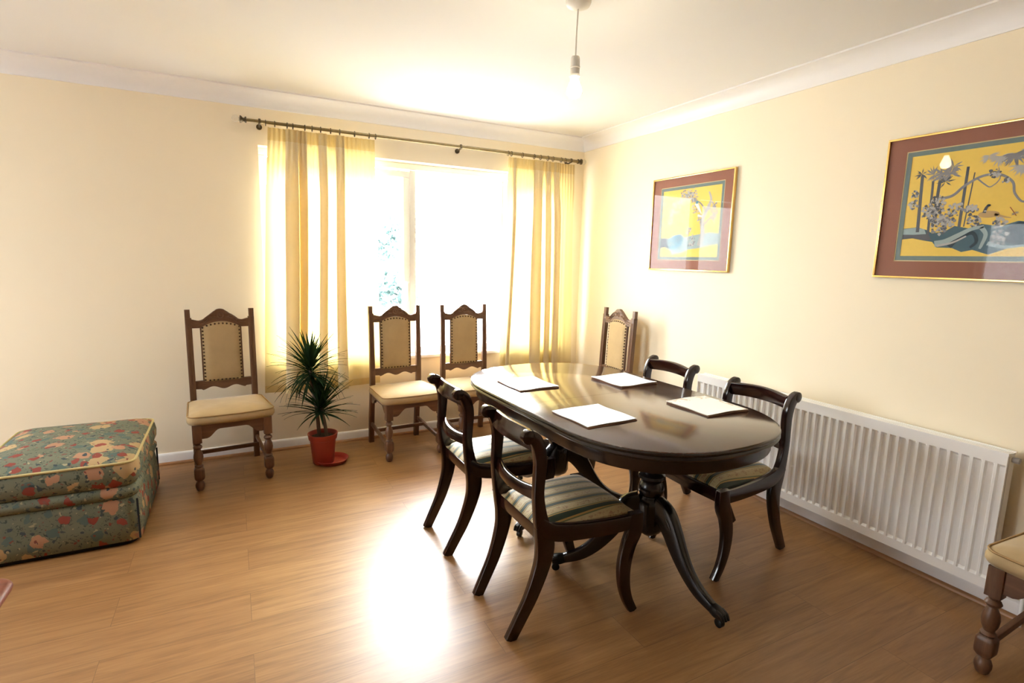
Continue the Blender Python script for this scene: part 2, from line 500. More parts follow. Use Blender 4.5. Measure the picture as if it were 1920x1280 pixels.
# skirting, beading, cornice
SK = [(0, 0.0), (0.016, 0.0), (0.016, 0.062), (0.012, 0.070), (0.006, 0.075), (0, 0.075)]
def run_back(name, prof, mat, x0=LEFT_X, x1=WALL_X):
    MB().loft([[(x, WALL_Y-d, z) for d, z in prof] for x in (x0, x1)]).build(name, mat, smooth=30, kind='structure')
def run_right(name, prof, mat, y0=FRONT_Y, y1=WALL_Y):
    MB().loft([[(WALL_X-d, y, z) for d, z in prof] for y in (y0, y1)]).build(name, mat, smooth=30, kind='structure')
run_back('baseboard_back', SK, 'trim_paint'); run_right('baseboard_right', SK, 'trim_paint')
MB().box(LEFT_X, LEFT_X+0.016, FRONT_Y, WALL_Y-0.017, 0, 0.075).build('baseboard_left', 'trim_paint', smooth=0, kind='structure')
BD = [(0.0165, 0.0)] + [(0.0165+0.017*math.cos(a), 0.017*math.sin(a)) for a in [PI/2*k/5 for k in range(6)]]
run_back('trim_1', BD, 'beading_wood'); run_right('trim_2', BD, 'beading_wood_y')
CO = [(0, 2.340), (0.007, 2.340), (0.010, 2.348)]
for k in range(9):
    a = PI/2*k/8
    CO.append((0.010+0.078*(1-math.cos(a)), 2.350+0.080*math.sin(a)))
CO += [(0.092, 2.4315), (0.102, 2.4315), (0.102, CEIL), (0, CEIL)]
run_back('trim_3', CO, 'trim_paint'); run_right('trim_4', CO, 'trim_paint')
MB().loft([[(LEFT_X+d, y, z) for d, z in CO] for y in (FRONT_Y, WALL_Y)]).build('trim_5', 'trim_paint', smooth=30, kind='structure')

# dining window: white frame set in the reveal, one casement at the left, a fixed light at the right
FY0, FY1 = WALL_Y+0.10, WALL_Y+0.165
def frame_ring(m, x0, x1, z0, z1, wd, y0, y1):
    m.box(x0, x1, y0, y1, z0, z0+wd); m.box(x0, x1, y0, y1, z1-wd, z1)
    m.box(x0, x0+wd, y0, y1, z0+wd, z1-wd); m.box(x1-wd, x1, y0, y1, z0+wd, z1-wd)
win = empty('window_1', ((WX0+WX1)/2, WALL_Y, WZ0)); win['kind'] = 'structure'
def wl(m, name, mat, parent=win, **k):
    o = m.build(name, mat, parent, **k)
    if parent is win:
        o.data.transform(Matrix.Translation((-(WX0+WX1)/2, -WALL_Y, -WZ0)))
    return o
m = MB(); frame_ring(m, WX0, WX1, WZ0+0.02, WZ1, 0.045, FY0, FY1)
MULL = [0.42, 1.18, 1.95]
for mx_ in (1.27, 2.02): m.box(mx_-0.025, mx_+0.025, FY0, FY1, WZ0+0.07, WZ1-0.05)
wl(m, 'window_frame', 'upvc', bevel=0.006)
CAS = [(WX0+0.045, 1.245), (2.045, WX1-0.045)]
for x0, x1 in CAS:
    m = MB(); frame_ring(m, x0+0.004, x1-0.004, WZ0+0.079, WZ1-0.059, 0.05, FY0-0.012, FY1-0.02)
    wl(m, 'casement', 'upvc', bevel=0.006)
PN = [(CAS[0][0]+0.05, CAS[0][1]-0.05), (1.295, 1.995), (CAS[1][0]+0.05, CAS[1][1]-0.05)]
for x0, x1 in PN:
    wl(MB().box(x0, x1, FY0+0.028, FY0+0.034, WZ0+0.10, WZ1-0.08), 'pane', 'window_glass', smooth=0)
for hx in (1.219, 2.071):
    m = MB().box(hx-0.012, hx+0.012, FY0-0.03, FY0-0.0125, 1.15, 1.21); m.box(hx-0.009, hx+0.009, FY0-0.05, FY0-0.03, 1.06, 1.20)
    wl(m, 'handle', 'upvc', bevel=0.003)
wl(MB().box(WX0, WX1, WALL_Y, FY1, WZ0, WZ0+0.02).box(WX0-0.0, WX1, WALL_Y-0.025, WALL_Y, WZ0-0.004, WZ0+0.02), 'window_sill', 'upvc', bevel=0.004)

# a second, smaller window in the left wall (outside the view, mirrored in the right-hand picture)
win2 = empty('window_2', (LEFT_X, 2.8, 0.90)); win2['kind'] = 'structure'
m = MB()
for y0, y1, z0, z1 in ((-0.8, 0.8, 0.0, 0.05), (-0.8, 0.8, 1.10, 1.15), (-0.8, -0.75, 0.05, 1.10), (0.75, 0.8, 0.05, 1.10), (-0.025, 0.025, 0.05, 1.10)):
    m.box(-0.16, -0.10, y0, y1, z0, z1)
m.build('window_frame', 'upvc', win2, smooth=0)
for y0, y1 in ((-0.75, -0.025), (0.025, 0.75)):
    MB().box(-0.133, -0.127, y0, y1, 0.05, 1.10).build('pane', 'window_glass', win2, smooth=0)

# ------------------------------------------------------------------ garden outside
m = MB().box(-30, 30, -30, 40, -0.25, -0.16)
m.build('garden_ground', 'paving', smooth=0, kind='structure')
rnd = random.Random(5)
def tree(x, y, h, blobs, label):
    t = empty('garden_tree', (x, y, -0.16)); tag(t, label, 'tree')
    MB().tube([(0, 0, 0), (0.05, 0, h*0.35), (0.0, 0.05, h*0.75)], [0.09, 0.04], 8, smooth=4).build('trunk', 'bark', t)
    m = MB()
    for bx_, by_, bz_, br_, cnt in blobs:
        for _ in range(cnt):
            d = Vector((rnd.gauss(0, 1), rnd.gauss(0, 1), rnd.gauss(0, 1))).normalized()*br_*rnd.random()**0.4
            c = Vector((bx_, by_, bz_))+d
            a = Vector((rnd.gauss(0, 1), rnd.gauss(0, 1), rnd.gauss(0, 1))).normalized()*rnd.uniform(0.05, 0.09)
            b = a.orthogonal().normalized()*rnd.uniform(0.02, 0.035)
            m.add([c-a, c-b, c+a, c+b], [(0, 1, 2, 3)])
    m.build('foliage', 'tree_leaf', t, smooth=0)
tree(2.2, 7.6, 2.5, [(-0.28, 0, 1.72, 0.24, 170), (-0.04, 0.1, 1.95, 0.28, 190), (-0.1, 0, 1.15, 0.26, 210), (-0.35, 0, 0.95, 0.22, 150), (0.05, 0, 0.85, 0.22, 120)],
     'thin leafy garden tree outside, seen through the left pane of the window')

# ------------------------------------------------------------------ curtain rod
RY, RZ = 3.985, 2.240
rod = empty('curtain_rod', (1.39, RY, RZ)); tag(rod, 'antique brass curtain pole with rings above the window', 'curtain rod')
RX0, RX1 = 0.125, 2.665
MB().lathe([(0.0105, RX0-1.39), (0.0105, 0.25), (0.0125, 0.251), (0.0125, RX1-1.39)], axis='x', seg=16).build('pole', 'brass_antique', rod)
for sx, xx in ((-1, RX0), (1, RX1)):
    pf = [(0.010, 0), (0.019, 0.001), (0.020, 0.008), (0.012, 0.013), (0.012, 0.022), (0.022, 0.030), (0.024, 0.038), (0.012, 0.042)]
    fin = MB().lathe([(r, (xx-1.39)+sx*z) for r, z in pf], axis='x', seg=16).build('finial', 'brass_dark', rod)
    ball = [(0.022*math.sin(PI*k/10)+0.0005, (xx-1.39)+sx*(0.063-0.022*math.cos(PI*k/10))) for k in range(11)]
    g = MB().lathe(ball, axis='x', seg=16).build('glass_ball', 'crystal', fin); g['label'] = 'clear glass ball'
for bx_ in (0.20, 1.595, 2.60):
    x = bx_-1.39
    b = MB().lathe([(0.016, x-0.007), (0.018, x-0.004), (0.018, x+0.004), (0.016, x+0.007)], axis='x', seg=14)
    b.tube([(x, 0, -0.012), (x, 0.03, -0.016), (x, WALL_Y-RY-0.006, -0.02)], 0.006, 8)
    b.lathe([(0.018, WALL_Y-RY-0.008), (0.018, WALL_Y-RY-0.0005)], (x, 0, -0.02), 14, 'y')
    b.build('bracket', 'brass_dark', rod)
rings_x = [0.235, 0.29, 0.365, 0.40, 0.475, 0.52, 0.575, 0.64, 0.70, 0.80, 0.90, 0.945] + [2.0, 2.03, 2.13, 2.24, 2.30, 2.37, 2.42, 2.50, 2.54]
for x in rings_x:
    x -= 1.39
    rg = MB()
    rr = []
    for k in range(18):
        a = 2*PI*k/18
        rr.append([(x+0.0028*math.cos(2*PI*j/6), (0.0175+0.0028*math.sin(2*PI*j/6))*math.sin(a), (0.0175+0.0028*math.sin(2*PI*j/6))*math.cos(a)-0.004) for j in range(6)])
    rr.append(rr[0]); rg.loft(rr, True, False)
    rg.build('ring', 'brass_dark', rod)

# ------------------------------------------------------------------ curtains
def curtain(name, label, top, bot, segs, ztop, zbot, seed):
    """segs: ('f', width, bulge) single cloth, or ('p', width, depth) a rolled-forward pleat"""
    cx = (top[0]+top[1])/2
    root = empty(name, (cx, RY, zbot)); tag(root, label, 'curtain', 'yellow curtains at the window')
    tot = sum(q[1] for q in segs)
    key = []; u = 0
    for kd, wd, d in segs:
        if kd == 'f':
            key += [(u+wd*0.12, 0.0), (u+wd*0.35, d), (u+wd*0.65, d*0.8), (u+wd*0.88, 0.0)]
        else:
            o = wd*0.12
            key += [(u+wd*0.44, 0.004), (u+wd*0.38, -d*0.35), (u+o*0.2, -d*0.85), (u+wd*0.3, -d*1.05), (u+wd*0.7, -d*1.0), (u+wd-o*0.2, -d*0.8), (u+wd*0.62, -d*0.30), (u+wd*0.56, 0.004)]
        u += wd
    prof = cr([(a/tot, b) for a, b in key], 6)
    rn = random.Random(seed); ph = [rn.uniform(0, 6.28) for _ in range(6)]
    H = ztop-zbot
    def pt(p, t):
        uu, d = p
        x = (top[0]+(top[1]-top[0])*uu)*(1-t)+(bot[0]+(bot[1]-bot[0])*uu)*t
        k = min(1.0, max(0.0, (t-0.04)/0.22)); k = k*k*(3-2*k)
        pinch = 0.005*math.sin(2*PI*uu*24+ph[0])*(1-k)
        y = d*(0.30+0.70*k)*(0.9+0.18*t)+pinch-0.010*(1-k)
        x += 0.007*math.sin(3.1*t+uu*9+ph[1])*k
        y += 0.004*math.sin(6*t+uu*12+ph[2])*k
        z = ztop-H*t+0.005*math.sin(uu*11+ph[3])*max(0, t-0.9)*10
        return (x-cx, y+0.022, z-zbot)
    def strip(t0, t1, n, nm, mat):
        rows = [[pt(p, t0+(t1-t0)*i/n) for p in prof] for i in range(n+1)]
        return MB().loft(rows, False, False).build(nm, mat, root, smooth=180)
    strip(0.0, 0.045, 4, 'heading', 'curtain_heading')
    strip(0.045, 0.972, 46, 'drape', 'curtain_cloth')
    strip(0.972, 1.0, 2, 'hem', 'curtain_heading')
    return root
curtain('curtain', 'left yellow curtain hanging behind the potted plant', (0.232, 0.955), (0.140, 0.975),
        [('f', 0.125, 0.006), ('p', 0.085, 0.066), ('p', 0.055, 0.030), ('f', 0.070, 0.004), ('p', 0.060, 0.060), ('f', 0.055, 0.004), ('p', 0.065, 0.064), ('f', 0.10, 0.008), ('f', 0.13, -0.006)], 2.214, 0.442, 3)
curtain('curtain', 'right yellow curtain hanging by the room corner', (2.005, 2.655), (1.955, 2.715),
        [('f', 0.05, -0.006), ('p', 0.03, 0.030), ('f', 0.145, 0.005), ('p', 0.090, 0.058), ('f', 0.030, 0.0), ('p', 0.050, 0.050), ('f', 0.02, 0.0), ('p', 0.06, 0.055), ('f', 0.06, 0.006), ('f', 0.10, -0.004)], 2.211, 0.445, 8)

# ------------------------------------------------------------------ ceiling pendant
BX, BY = 1.294, 1.975
pend = empty('pendant_lamp', (BX, BY, CEIL)); tag(pend, 'bare light bulb hanging on a white cord from the ceiling', 'ceiling lamp')
MB().lathe([(0.052, -0.0005), (0.052, -0.010), (0.046, -0.022), (0.028, -0.030), (0.012, -0.034)], seg=32).build('ceiling_rose', 'plastic_white', pend)
MB().tube([(0, 0, -0.03), (-0.003, 0, -0.12), (-0.004, 0, -0.225)], 0.0032, 8, smooth=4).build('cord', 'plastic_white', pend)
MB().lathe([(0.008, -0.212), (0.016, -0.214), (0.0185, -0.222), (0.0195, -0.252), (0.0215, -0.254), (0.0215, -0.258), (0.0195, -0.260), (0.0195, -0.283), (0.0215, -0.285), (0.0205, -0.292), (0.014, -0.293)], (-0.004, 0, 0), 24).build('lamp_holder', 'plastic_white', pend)
bp = [(0.014, -0.290), (0.015, -0.302), (0.022, -0.318)] + [(0.031*math.cos(a), -0.346-0.031*math.sin(a)) for a in [-0.6+ (PI/2+0.6)*k/9 for k in range(9)]] + [(0.001, -0.377)]
MB().lathe(bp, (-0.004, 0, 0), 24).build('bulb', 'bulb', pend)

# ------------------------------------------------------------------ pictures on the right wall
def shape_poly(m, pts, lay, mi, P):
    m.add([P(a, b, lay) for a, b in pts], [tuple(range(len(pts)))], mi)
def stroke(m, pts, w0, w1, lay, mi, P, n=5):
    pts = cr(pts, n); L = []; R_ = []
    for i, p in enumerate(pts):
        a = Vector(pts[max(0, i-1)]); b = Vector(pts[min(len(pts)-1, i+1)])
        t = (b-a).normalized(); q = Vector((-t.y, t.x))*(w0+(w1-w0)*i/(len(pts)-1))*0.5
        L.append(Vector(p)+q); R_.append(Vector(p)-q)
    for i in range(len(pts)-1):
        shape_poly(m, [tuple(L[i]), tuple(L[i+1]), tuple(R_[i+1]), tuple(R_[i])], lay, mi, P)
def tuft(m, c, r, n, lay, mi, P, rn, a0=0, a1=6.283):
    for k in range(n):
        a = rn.uniform(a0, a1); l = r*rn.uniform(0.6, 1.0); w_ = r*0.075
        d = Vector((math.cos(a), math.sin(a))); q = Vector((-d.y, d.x))*w_; c_ = Vector(c)
        shape_poly(m, [tuple(c_), tuple(c_+d*l*0.5+q), tuple(c_+d*l), tuple(c_+d*l*0.5-q)], lay+0.00001*k, mi, P)
def bloss(m, c, r, n, lay, mis, P, rn):
    for k in range(n):
        a = rn.uniform(0, 6.283); d = r*rn.random()**0.5; s = rn.uniform(0.0035, 0.008)
        cx, cy = c[0]+d*math.cos(a), c[1]+d*math.sin(a)
        pts = []
        for j in range(6):
            b = 2*PI*j/6+a
            pts.append((cx+s*math.cos(b)*rn.uniform(0.7, 1.2), cy+s*math.sin(b)*rn.uniform(0.7, 1.2)))
        shape_poly(m, pts, lay+0.00001*k, rn.choice(mis), P)

INKS = ['ink_gold', 'ink_gold_pale', 'ink_trunk', 'ink_grey', 'ink_pale', 'ink_teal', 'ink_navy', 'ink_ice', 'ink_tan', 'ink_white', 'ink_rust', 'ink_blue']
IK = {n: i for i, n in enumerate(INKS)}
def picture(y_left, y_right, z0, z1, mw_, label, art):
    """seen from the room: left edge at larger y"""
    W, Hh = y_left-y_right, z1-z0
    root = empty('framed_picture', (WALL_X-0.0005, (y_left+y_right)/2, z0)); tag(root, label, 'picture')
    hw = W/2
    m = MB(); fwid, dep = 0.009, 0.022
    for a0, a1, b0, b1 in ((-hw, hw, 0, fwid), (-hw, hw, Hh-fwid, Hh), (-hw, -hw+fwid, fwid, Hh-fwid), (hw-fwid, hw, fwid, Hh-fwid)):
        m.box(-dep, 0, a0, a1, b0, b1)
    m.build('frame', 'gold', root, bevel=0.0015)
    MB().box(-0.008, -0.001, -hw+fwid, hw-fwid, fwid, Hh-fwid).build('backing', 'plastic_white', root, smooth=0)
    ml, mr, mt, mb = mw_
    def ringm(l, r, t, b, l2, r2, t2, b2, x0, x1, nm, mat):
        # rectangle (from left margin l ...) with an opening (margins l2 ...); local +y is the picture's left
        m = MB()
        Y0, Y1, Z0, Z1 = -hw+r, hw-l, b, Hh-t
        y0, y1, zz0, zz1 = -hw+r2, hw-l2, b2, Hh-t2
        m.box(x0, x1, Y0, Y1, Z0, zz0); m.box(x0, x1, Y0, Y1, zz1, Z1)
        m.box(x0, x1, Y0, y0, zz0, zz1); m.box(x0, x1, y1, Y1, zz0, zz1)
        m.build(nm, mat, root, smooth=0)
    g = 0.004; bl = 0.020
    ringm(fwid, fwid, fwid, fwid, ml-g, mr-g, mt-g, mb-g, -0.0128, -0.0108, 'mat_board', 'mat_board')
    ringm(ml-g-0.002, mr-g-0.002, mt-g-0.002, mb-g-0.002, ml, mr, mt, mb, -0.0112, -0.0104, 'mat_line', 'mat_line')
    ringm(ml-0.003, mr-0.003, mt-0.003, mb-0.003, ml+bl, mr+bl, mt+bl, mb+bl, -0.0104, -0.0096, 'inner_mat', 'mat_blue')
    PW, PH = W-ml-mr-2*bl, Hh-mt-mb-2*bl
    yl, zb = hw-ml-bl, mb+bl
    m = MB(); m.box(-0.0090, -0.0082, yl-PW-0.004, yl+0.004, zb-0.004, zb+PH+0.004, IK['ink_gold'])
    P = lambda a, b, lay: (-0.00905-lay, yl-max(0, min(PW, a)), zb+max(0, min(PH, b)))
    art(m, P, PW, PH)
    m.build('print', INKS, root, smooth=0)
    MB().box(-0.0165, -0.0150, -hw+fwid, hw-fwid, fwid, Hh-fwid).build('glass', 'picture_glass', root, smooth=0)
    return root

def art_pheasant(m, P, W, H):
    rn = random.Random(11)
    U, V = 0.475, H     # coordinates below were read over this span
    q = lambda pts: [(u*U, v*V) for u, v in pts]
    k = IK
    # ground
    low = [(0, .17), (.09, .18), (.19, .155), (.26, .14), (.30, .085), (.42, .08), (.50, .04), (.58, .06), (.70, .015), (.82, .07), (.92, .10), (1.05, .11), (1.25, .14), (1.5, .10), (1.76, .16)]
    top = [(1.76, .24), (1.5, .30), (1.25, .28), (1.05, .27), (.95, .30), (.87, .315), (.80, .29), (.76, .27), (.62, .30), (.54, .26), (.42, .29), (.35, .24), (.25, .225), (.20, .26), (.12, .29), (0, .28)]
    shape_poly(m, q(low+top), 0.00004, k['ink_teal'], P)
    shape_poly(m, q([(0, .17), (.09, .18), (.19, .155), (.25, .16), (.22, .22), (.1, .215), (0, .22)]), 0.00008, k['ink_trunk'], P)
    shape_poly(m, q([(0, .22), (.1, .215), (.2, .22), (.18, .27), (.1, .285), (0, .275)]), 0.00008, k['ink_ice'], P)
    shape_poly(m, q([(.78, .14), (.8, .26), (.88, .31), (.96, .295), (1.06, .265), (1.25, .28), (1.4, .22), (1.2, .14), (1.0, .11), (.86, .10)]), 0.00012, k['ink_navy'], P)
    stroke(m, q([(.28, .12), (.36, .14), (.46, .20), (.55, .255), (.64, .275)]), .026, .012, 0.00016, k['ink_ice'], P)
    stroke(m, q([(.30, .10), (.42, .13), (.52, .19)]), .010, .006, 0.0002, k['ink_pale'], P)
    stroke(m, q([(.62, .27), (.66, .2), (.64, .1), (.63, .07)]), .018, .008, 0.00016, k['ink_ice'], P)
    stroke(m, q([(.68, .12), (.8, .085), (.95, .10)]), .016, .008, 0.00018, k['ink_ice'], P)
    stroke(m, q([(.40, .09), (.46, .17), (.56, .22), (.6, .14), (.56, .08)]), .020, .010, 0.00014, k['ink_navy'], P)
    # trunks
    for a, b, wd in (((.105, .80), (.125, .24), .0125), ((.20, .74), (.215, .22), .0095), ((.255, .74), (.245, .30), .012), ((.46, .84), (.455, .28), .0105), ((.515, .78), (.49, .28), .0045)):
        stroke(m, q([a, ((a[0]+b[0])/2, (a[1]+b[1])/2), b]), wd, wd*1.1, 0.00022, k['ink_trunk'], P)
    for c, r, n in (((.10, .82), .035, 16), ((.20, .80), .04, 18), ((.27, .79), .05, 22), ((.33, .80), .05, 22), ((.35, .86), .04, 16), ((.3, .72), .04, 12)):
        tuft(m, (c[0]*U, c[1]*V), r, n, 0.0003, rn.choice([k['ink_grey'], k['ink_trunk']]), P, rn)
    for c, r, n in (((.60, .92), .04, 14), ((.68, .90), .05, 20), ((.78, .91), .06, 26), ((.84, .80), .05, 18), ((.88, .93), .05, 18), ((1.05, .92), .05, 20), ((1.2, .88), .05, 20), ((1.4, .92), .05, 20)):
        tuft(m, (c[0]*U, c[1]*V), r, n, 0.0003, rn.choice([k['ink_grey'], k['ink_pale']]), P, rn, 3.0, 6.6)
    # branch
    stroke(m, q([(.26, .56), (.37, .58), (.46, .67), (.58, .74), (.70, .735), (.79, .66), (.815, .56), (.88, .48), (.93, .56), (1.0, .60), (1.15, .66), (1.35, .62)]), .012, .005, 0.0004, k['ink_grey'], P)
    stroke(m, q([(.54, .72), (.60, .66), (.645, .635), (.70, .70), (.68, .80)]), .006, .003, 0.0004, k['ink_grey'], P)
    stroke(m, q([(.98, .6), (.95, .7), (.99, .8)]), .004, .002, 0.0004, k['ink_grey'], P)
    mis = [k['ink_grey'], k['ink_pale'], k['ink_pale'], k['ink_trunk']]
    for c, r, n in (((.06, .52), .022, 26), ((.06, .62), .016, 16), ((.2, .44), .03, 46), ((.26, .52), .03, 46), ((.27, .40), .034, 60), ((.36, .35), .03, 50), ((.41, .45), .028, 44), ((.53, .44), .022, 30),
                    ((.56, .33), .022, 30), ((.30, .28), .03, 40), ((.66, .76), .02, 22), ((.93, .62), .026, 40), ((1.0, .67), .024, 34), ((.74, .68), .012, 10), ((.74, .31), .024, 34), ((.76, .17), .03, 34), ((1.15, .6), .03, 40), ((1.3, .55), .03, 40)):
        bloss(m, (c[0]*U, c[1]*V), r, n, 0.0005, mis, P, rn)
    # bird
    bx, by = .66*U, .385*V
    shape_poly(m, [(bx+.036*math.cos(a)*1.0, by+.014*math.sin(a)) for a in [2*PI*j/18 for j in range(18)]], 0.0013, k['ink_tan'], P)
    stroke(m, [(bx+.02, by), (bx+.05, by-.012), (bx+.075, by-.018)], .010, .003, 0.0013, k['ink_tan'], P)
    stroke(m, [(bx-.016, by+.006), (bx-.013, by+.022), (bx-.008, by+.034)], .012, .009, 0.00135, k['ink_trunk'], P)
    stroke(m, [(bx-.017, by+.014), (bx-.009, by+.014)], .003, .003, 0.0014, k['ink_white'], P, 1)
    shape_poly(m, [(bx-.004+.007*math.cos(a), by+.036+.005*math.sin(a)) for a in [2*PI*j/10 for j in range(10)]], 0.0014, k['ink_navy'], P)
    stroke(m, [(.80*U, .44*V), (.85*U, .36*V)], .003, .002, 0.0013, k['ink_rust'], P, 1)
    tuft(m, (.84*U, .38*V), .016, 6, 0.0013, k['ink_grey'], P, rn)

def art_crane(m, P, W, H):
    rn = random.Random(23); k = IK
    q = lambda pts: [(u*W, v*H) for u, v in pts]
    shape_poly(m, q([(0, .13), (.08, .15), (.18, .10), (.26, .04), (.4, .06), (.52, .11), (.7, .13), (.9, .17), (1, .18), (1, .33), (.86, .35), (.7, .33), (.55, .31), (.44, .29), (.36, .34), (.26, .33), (.15, .28), (0, .29)]), 0.00004, k['ink_ice'], P)
    shape_poly(m, q([(0, .13), (.08, .15), (.17, .12), (.12, .22), (.13, .28), (0, .29)]), 0.00008, k['ink_trunk'], P)
    shape_poly(m, q([(.13, .14), (.26, .11), (.38, .16), (.42, .28), (.36, .34), (.27, .33), (.15, .27)]), 0.00008, k['ink_blue'], P)
    stroke(m, q([(.22, .05), (.3, .09), (.42, .13)]), .024, .01, 0.00012, k['ink_ice'], P)
    tuft(m, (.2*W, .22*H), .06, 12, 0.00016, k['ink_ice'], P, rn)
    tuft(m, (.33*W, .27*H), .05, 12, 0.00016, k['ink_teal'], P, rn)
    stroke(m, q([(.70, .16), (.74, .34), (.72, .52), (.78, .66), (.84, .80), (.80, .92)]), .045, .012, 0.0002, k['ink_pale'], P)
    stroke(m, q([(.74, .45), (.86, .55), (.93, .46)]), .014, .005, 0.0002, k['ink_grey'], P)
    stroke(m, q([(.78, .64), (.66, .78), (.5, .84), (.38, .86)]), .012, .004, 0.0002, k['ink_grey'], P)
    mis = [k['ink_grey'], k['ink_pale'], k['ink_pale']]
    for c, r, n in (((.40, .88), .05, 60), ((.26, .74), .045, 50), ((.18, .66), .03, 30), ((.52, .90), .045, 50), ((.16, .54), .025, 20), ((.6, .70), .035, 30), ((.86, .72), .04, 40), ((.9, .6), .035, 34), ((.5, .38), .025, 24), ((.7, .55), .03, 30), ((.56, .24), .04, 40)):
        bloss(m, (c[0]*W, c[1]*H), r, n, 0.0004, mis, P, rn)
    for c, r in (((.45, .92), .05), ((.56, .86), .05), ((.3, .84), .05)):
        tuft(m, (c[0]*W, c[1]*H), r, 16, 0.0003, k['ink_grey'], P, rn, 3.0, 6.6)
    stroke(m, q([(.60, .78), (.65, .70), (.70, .62)]), .03, .008, 0.0011, k['ink_white'], P)
    stroke(m, q([(.64, .60), (.72, .575)]), .016, .010, 0.0011, k['ink_white'], P)
    shape_poly(m, [(.615*W+.012*math.cos(a), .785*H+.009*math.sin(a)) for a in [2*PI*j/10 for j in range(10)]], 0.00115, k['ink_blue'], P)

picture(3.128, 2.400, 1.350, 1.993, (0.082, 0.082, 0.070, 0.075), 'framed landscape print near the window, reflecting the window in its glass', art_crane)
picture(1.530, 0.620, 1.357, 1.993, (0.086, 0.086, 0.070, 0.082), 'framed gold print of a pheasant under bamboo, at the right edge', art_pheasant)

# ------------------------------------------------------------------ radiator
RX = WALL_X-0.100; RY0, RY1 = 0.895, 2.495; RZ0, RZ1 = 0.112, 0.672
rad = empty('radiator', ((RX+WALL_X)/2, (RY0+RY1)/2, RZ0)); tag(rad, 'long white ribbed panel radiator on the right wall', 'radiator')
ox, oy = (RX+WALL_X)/2, (RY0+RY1)/2
def rp(m, name, mat='radiator_white', **kw):
    m.v = [(a-ox, b-oy, c-RZ0) for a, b, c in m.v]
    return m.build(name, mat, rad, **kw)
def rib_panel(xf, sgn):
    m = MB(); pitch_ = 0.040; n = 39; y0 = RY0+0.02
    cols = [(RY0, 0)]
    for i in range(n):
        c = y0+i*pitch_
        cols += [(c, 0.0), (c+0.005, 0.0115), (c+0.014, 0.0115), (c+0.019, 0.0)]
    cols.append((RY1, 0))
    rows = [(RZ0, 0), (RZ0+0.004, 0), (0.150, 0), (0.160, 1), (0.628, 1), (0.638, 0), (RZ1-0.004, 0), (RZ1, 0)]
    # valleys are pressed in, ribs stand flush with the bands
    rings = [[(xf+sgn*(0.0115-d)*k_, y, z) for y, d in cols] for z, k_ in rows]
    m.loft(rings, False, False)
    # folded edges and back
    m.box(min(xf+sgn*0.013, xf+sgn*0.016), max(xf+sgn*0.013, xf+sgn*0.016), RY0, RY1, RZ0, RZ1)
    m.box(min(xf, xf+sgn*0.012), max(xf, xf+sgn*0.012), RY0-0.004, RY0, RZ0, RZ1)
    m.box(min(xf, xf+sgn*0.012), max(xf, xf+sgn*0.012), RY1, RY1+0.004, RZ0, RZ1)
    m.box(min(xf, xf+sgn*0.012), max(xf, xf+sgn*0.012), RY0-0.004, RY1+0.004, RZ1, RZ1+0.004)
    m.box(min(xf, xf+sgn*0.012), max(xf, xf+sgn*0.012), RY0-0.004, RY1+0.004, RZ0-0.004, RZ0)
    return m
rp(rib_panel(RX, 1), 'front_panel', smooth=25)
rp(MB().box(RX+0.058, RX+0.070, RY0, RY1, RZ0, RZ1), 'rear_panel', smooth=0)
m = MB().box(RX-0.002, RX+0.012, RY0-0.006, RY1+0.006, RZ1+0.0045, RZ1+0.016); m.box(RX+0.060, RX+0.072, RY0-0.006, RY1+0.006, RZ1+0.0045, RZ1+0.016)
m.box(RX+0.0125, RX+0.0325, RY0-0.005, RY1+0.005, RZ1+0.009, RZ1+0.013); m.box(RX+0.0395, RX+0.0595, RY0-0.005, RY1+0.005, RZ1+0.009, RZ1+0.013)
m.box(RX+0.0125, RX+0.0595, RY0-0.005, RY1+0.005, RZ1+0.0045, RZ1+0.007)
rp(m, 'top_grille', smooth=0)
for ya in (RY0-0.006, RY1+0.0045):
    rp(MB().box(RX+0.0125, RX+0.057, ya, ya+0.0015, RZ0+0.01, RZ1+0.004), 'side_panel', smooth=0)
pl = MB().lathe([(0.012, RY0-0.03), (0.013, RY0-0.02), (0.010, RY0-0.0065)], (RX+0.035, 0, RZ1-0.012), 12, 'y')
rp(pl, 'bleed_plug', 'radiator_grey')['label'] = 'grey bleed plug'
for yb_ in (RY0+0.25, RY1-0.29):
    rp(MB().box(RX+0.0705, WALL_X-0.0005, yb_, yb_+0.04, 0.2, 0.6), 'wall_bracket', smooth=0)
pp = MB().tube([(RX+0.035, RY0-0.007, 0.150), (RX+0.035, 0.83, 0.150), (RX+0.035, 0.795, 0.14), (RX+0.035, 0.785, 0.10), (RX+0.035, 0.785, 0.0)], 0.0085, 10, smooth=4)
pp.lathe([(0.014, 0.80), (0.016, 0.81), (0.016, 0.86), (0.013, 0.875)], (RX+0.035, 0, 0.150), 12, 'y')
rp(pp, 'valve_pipe')

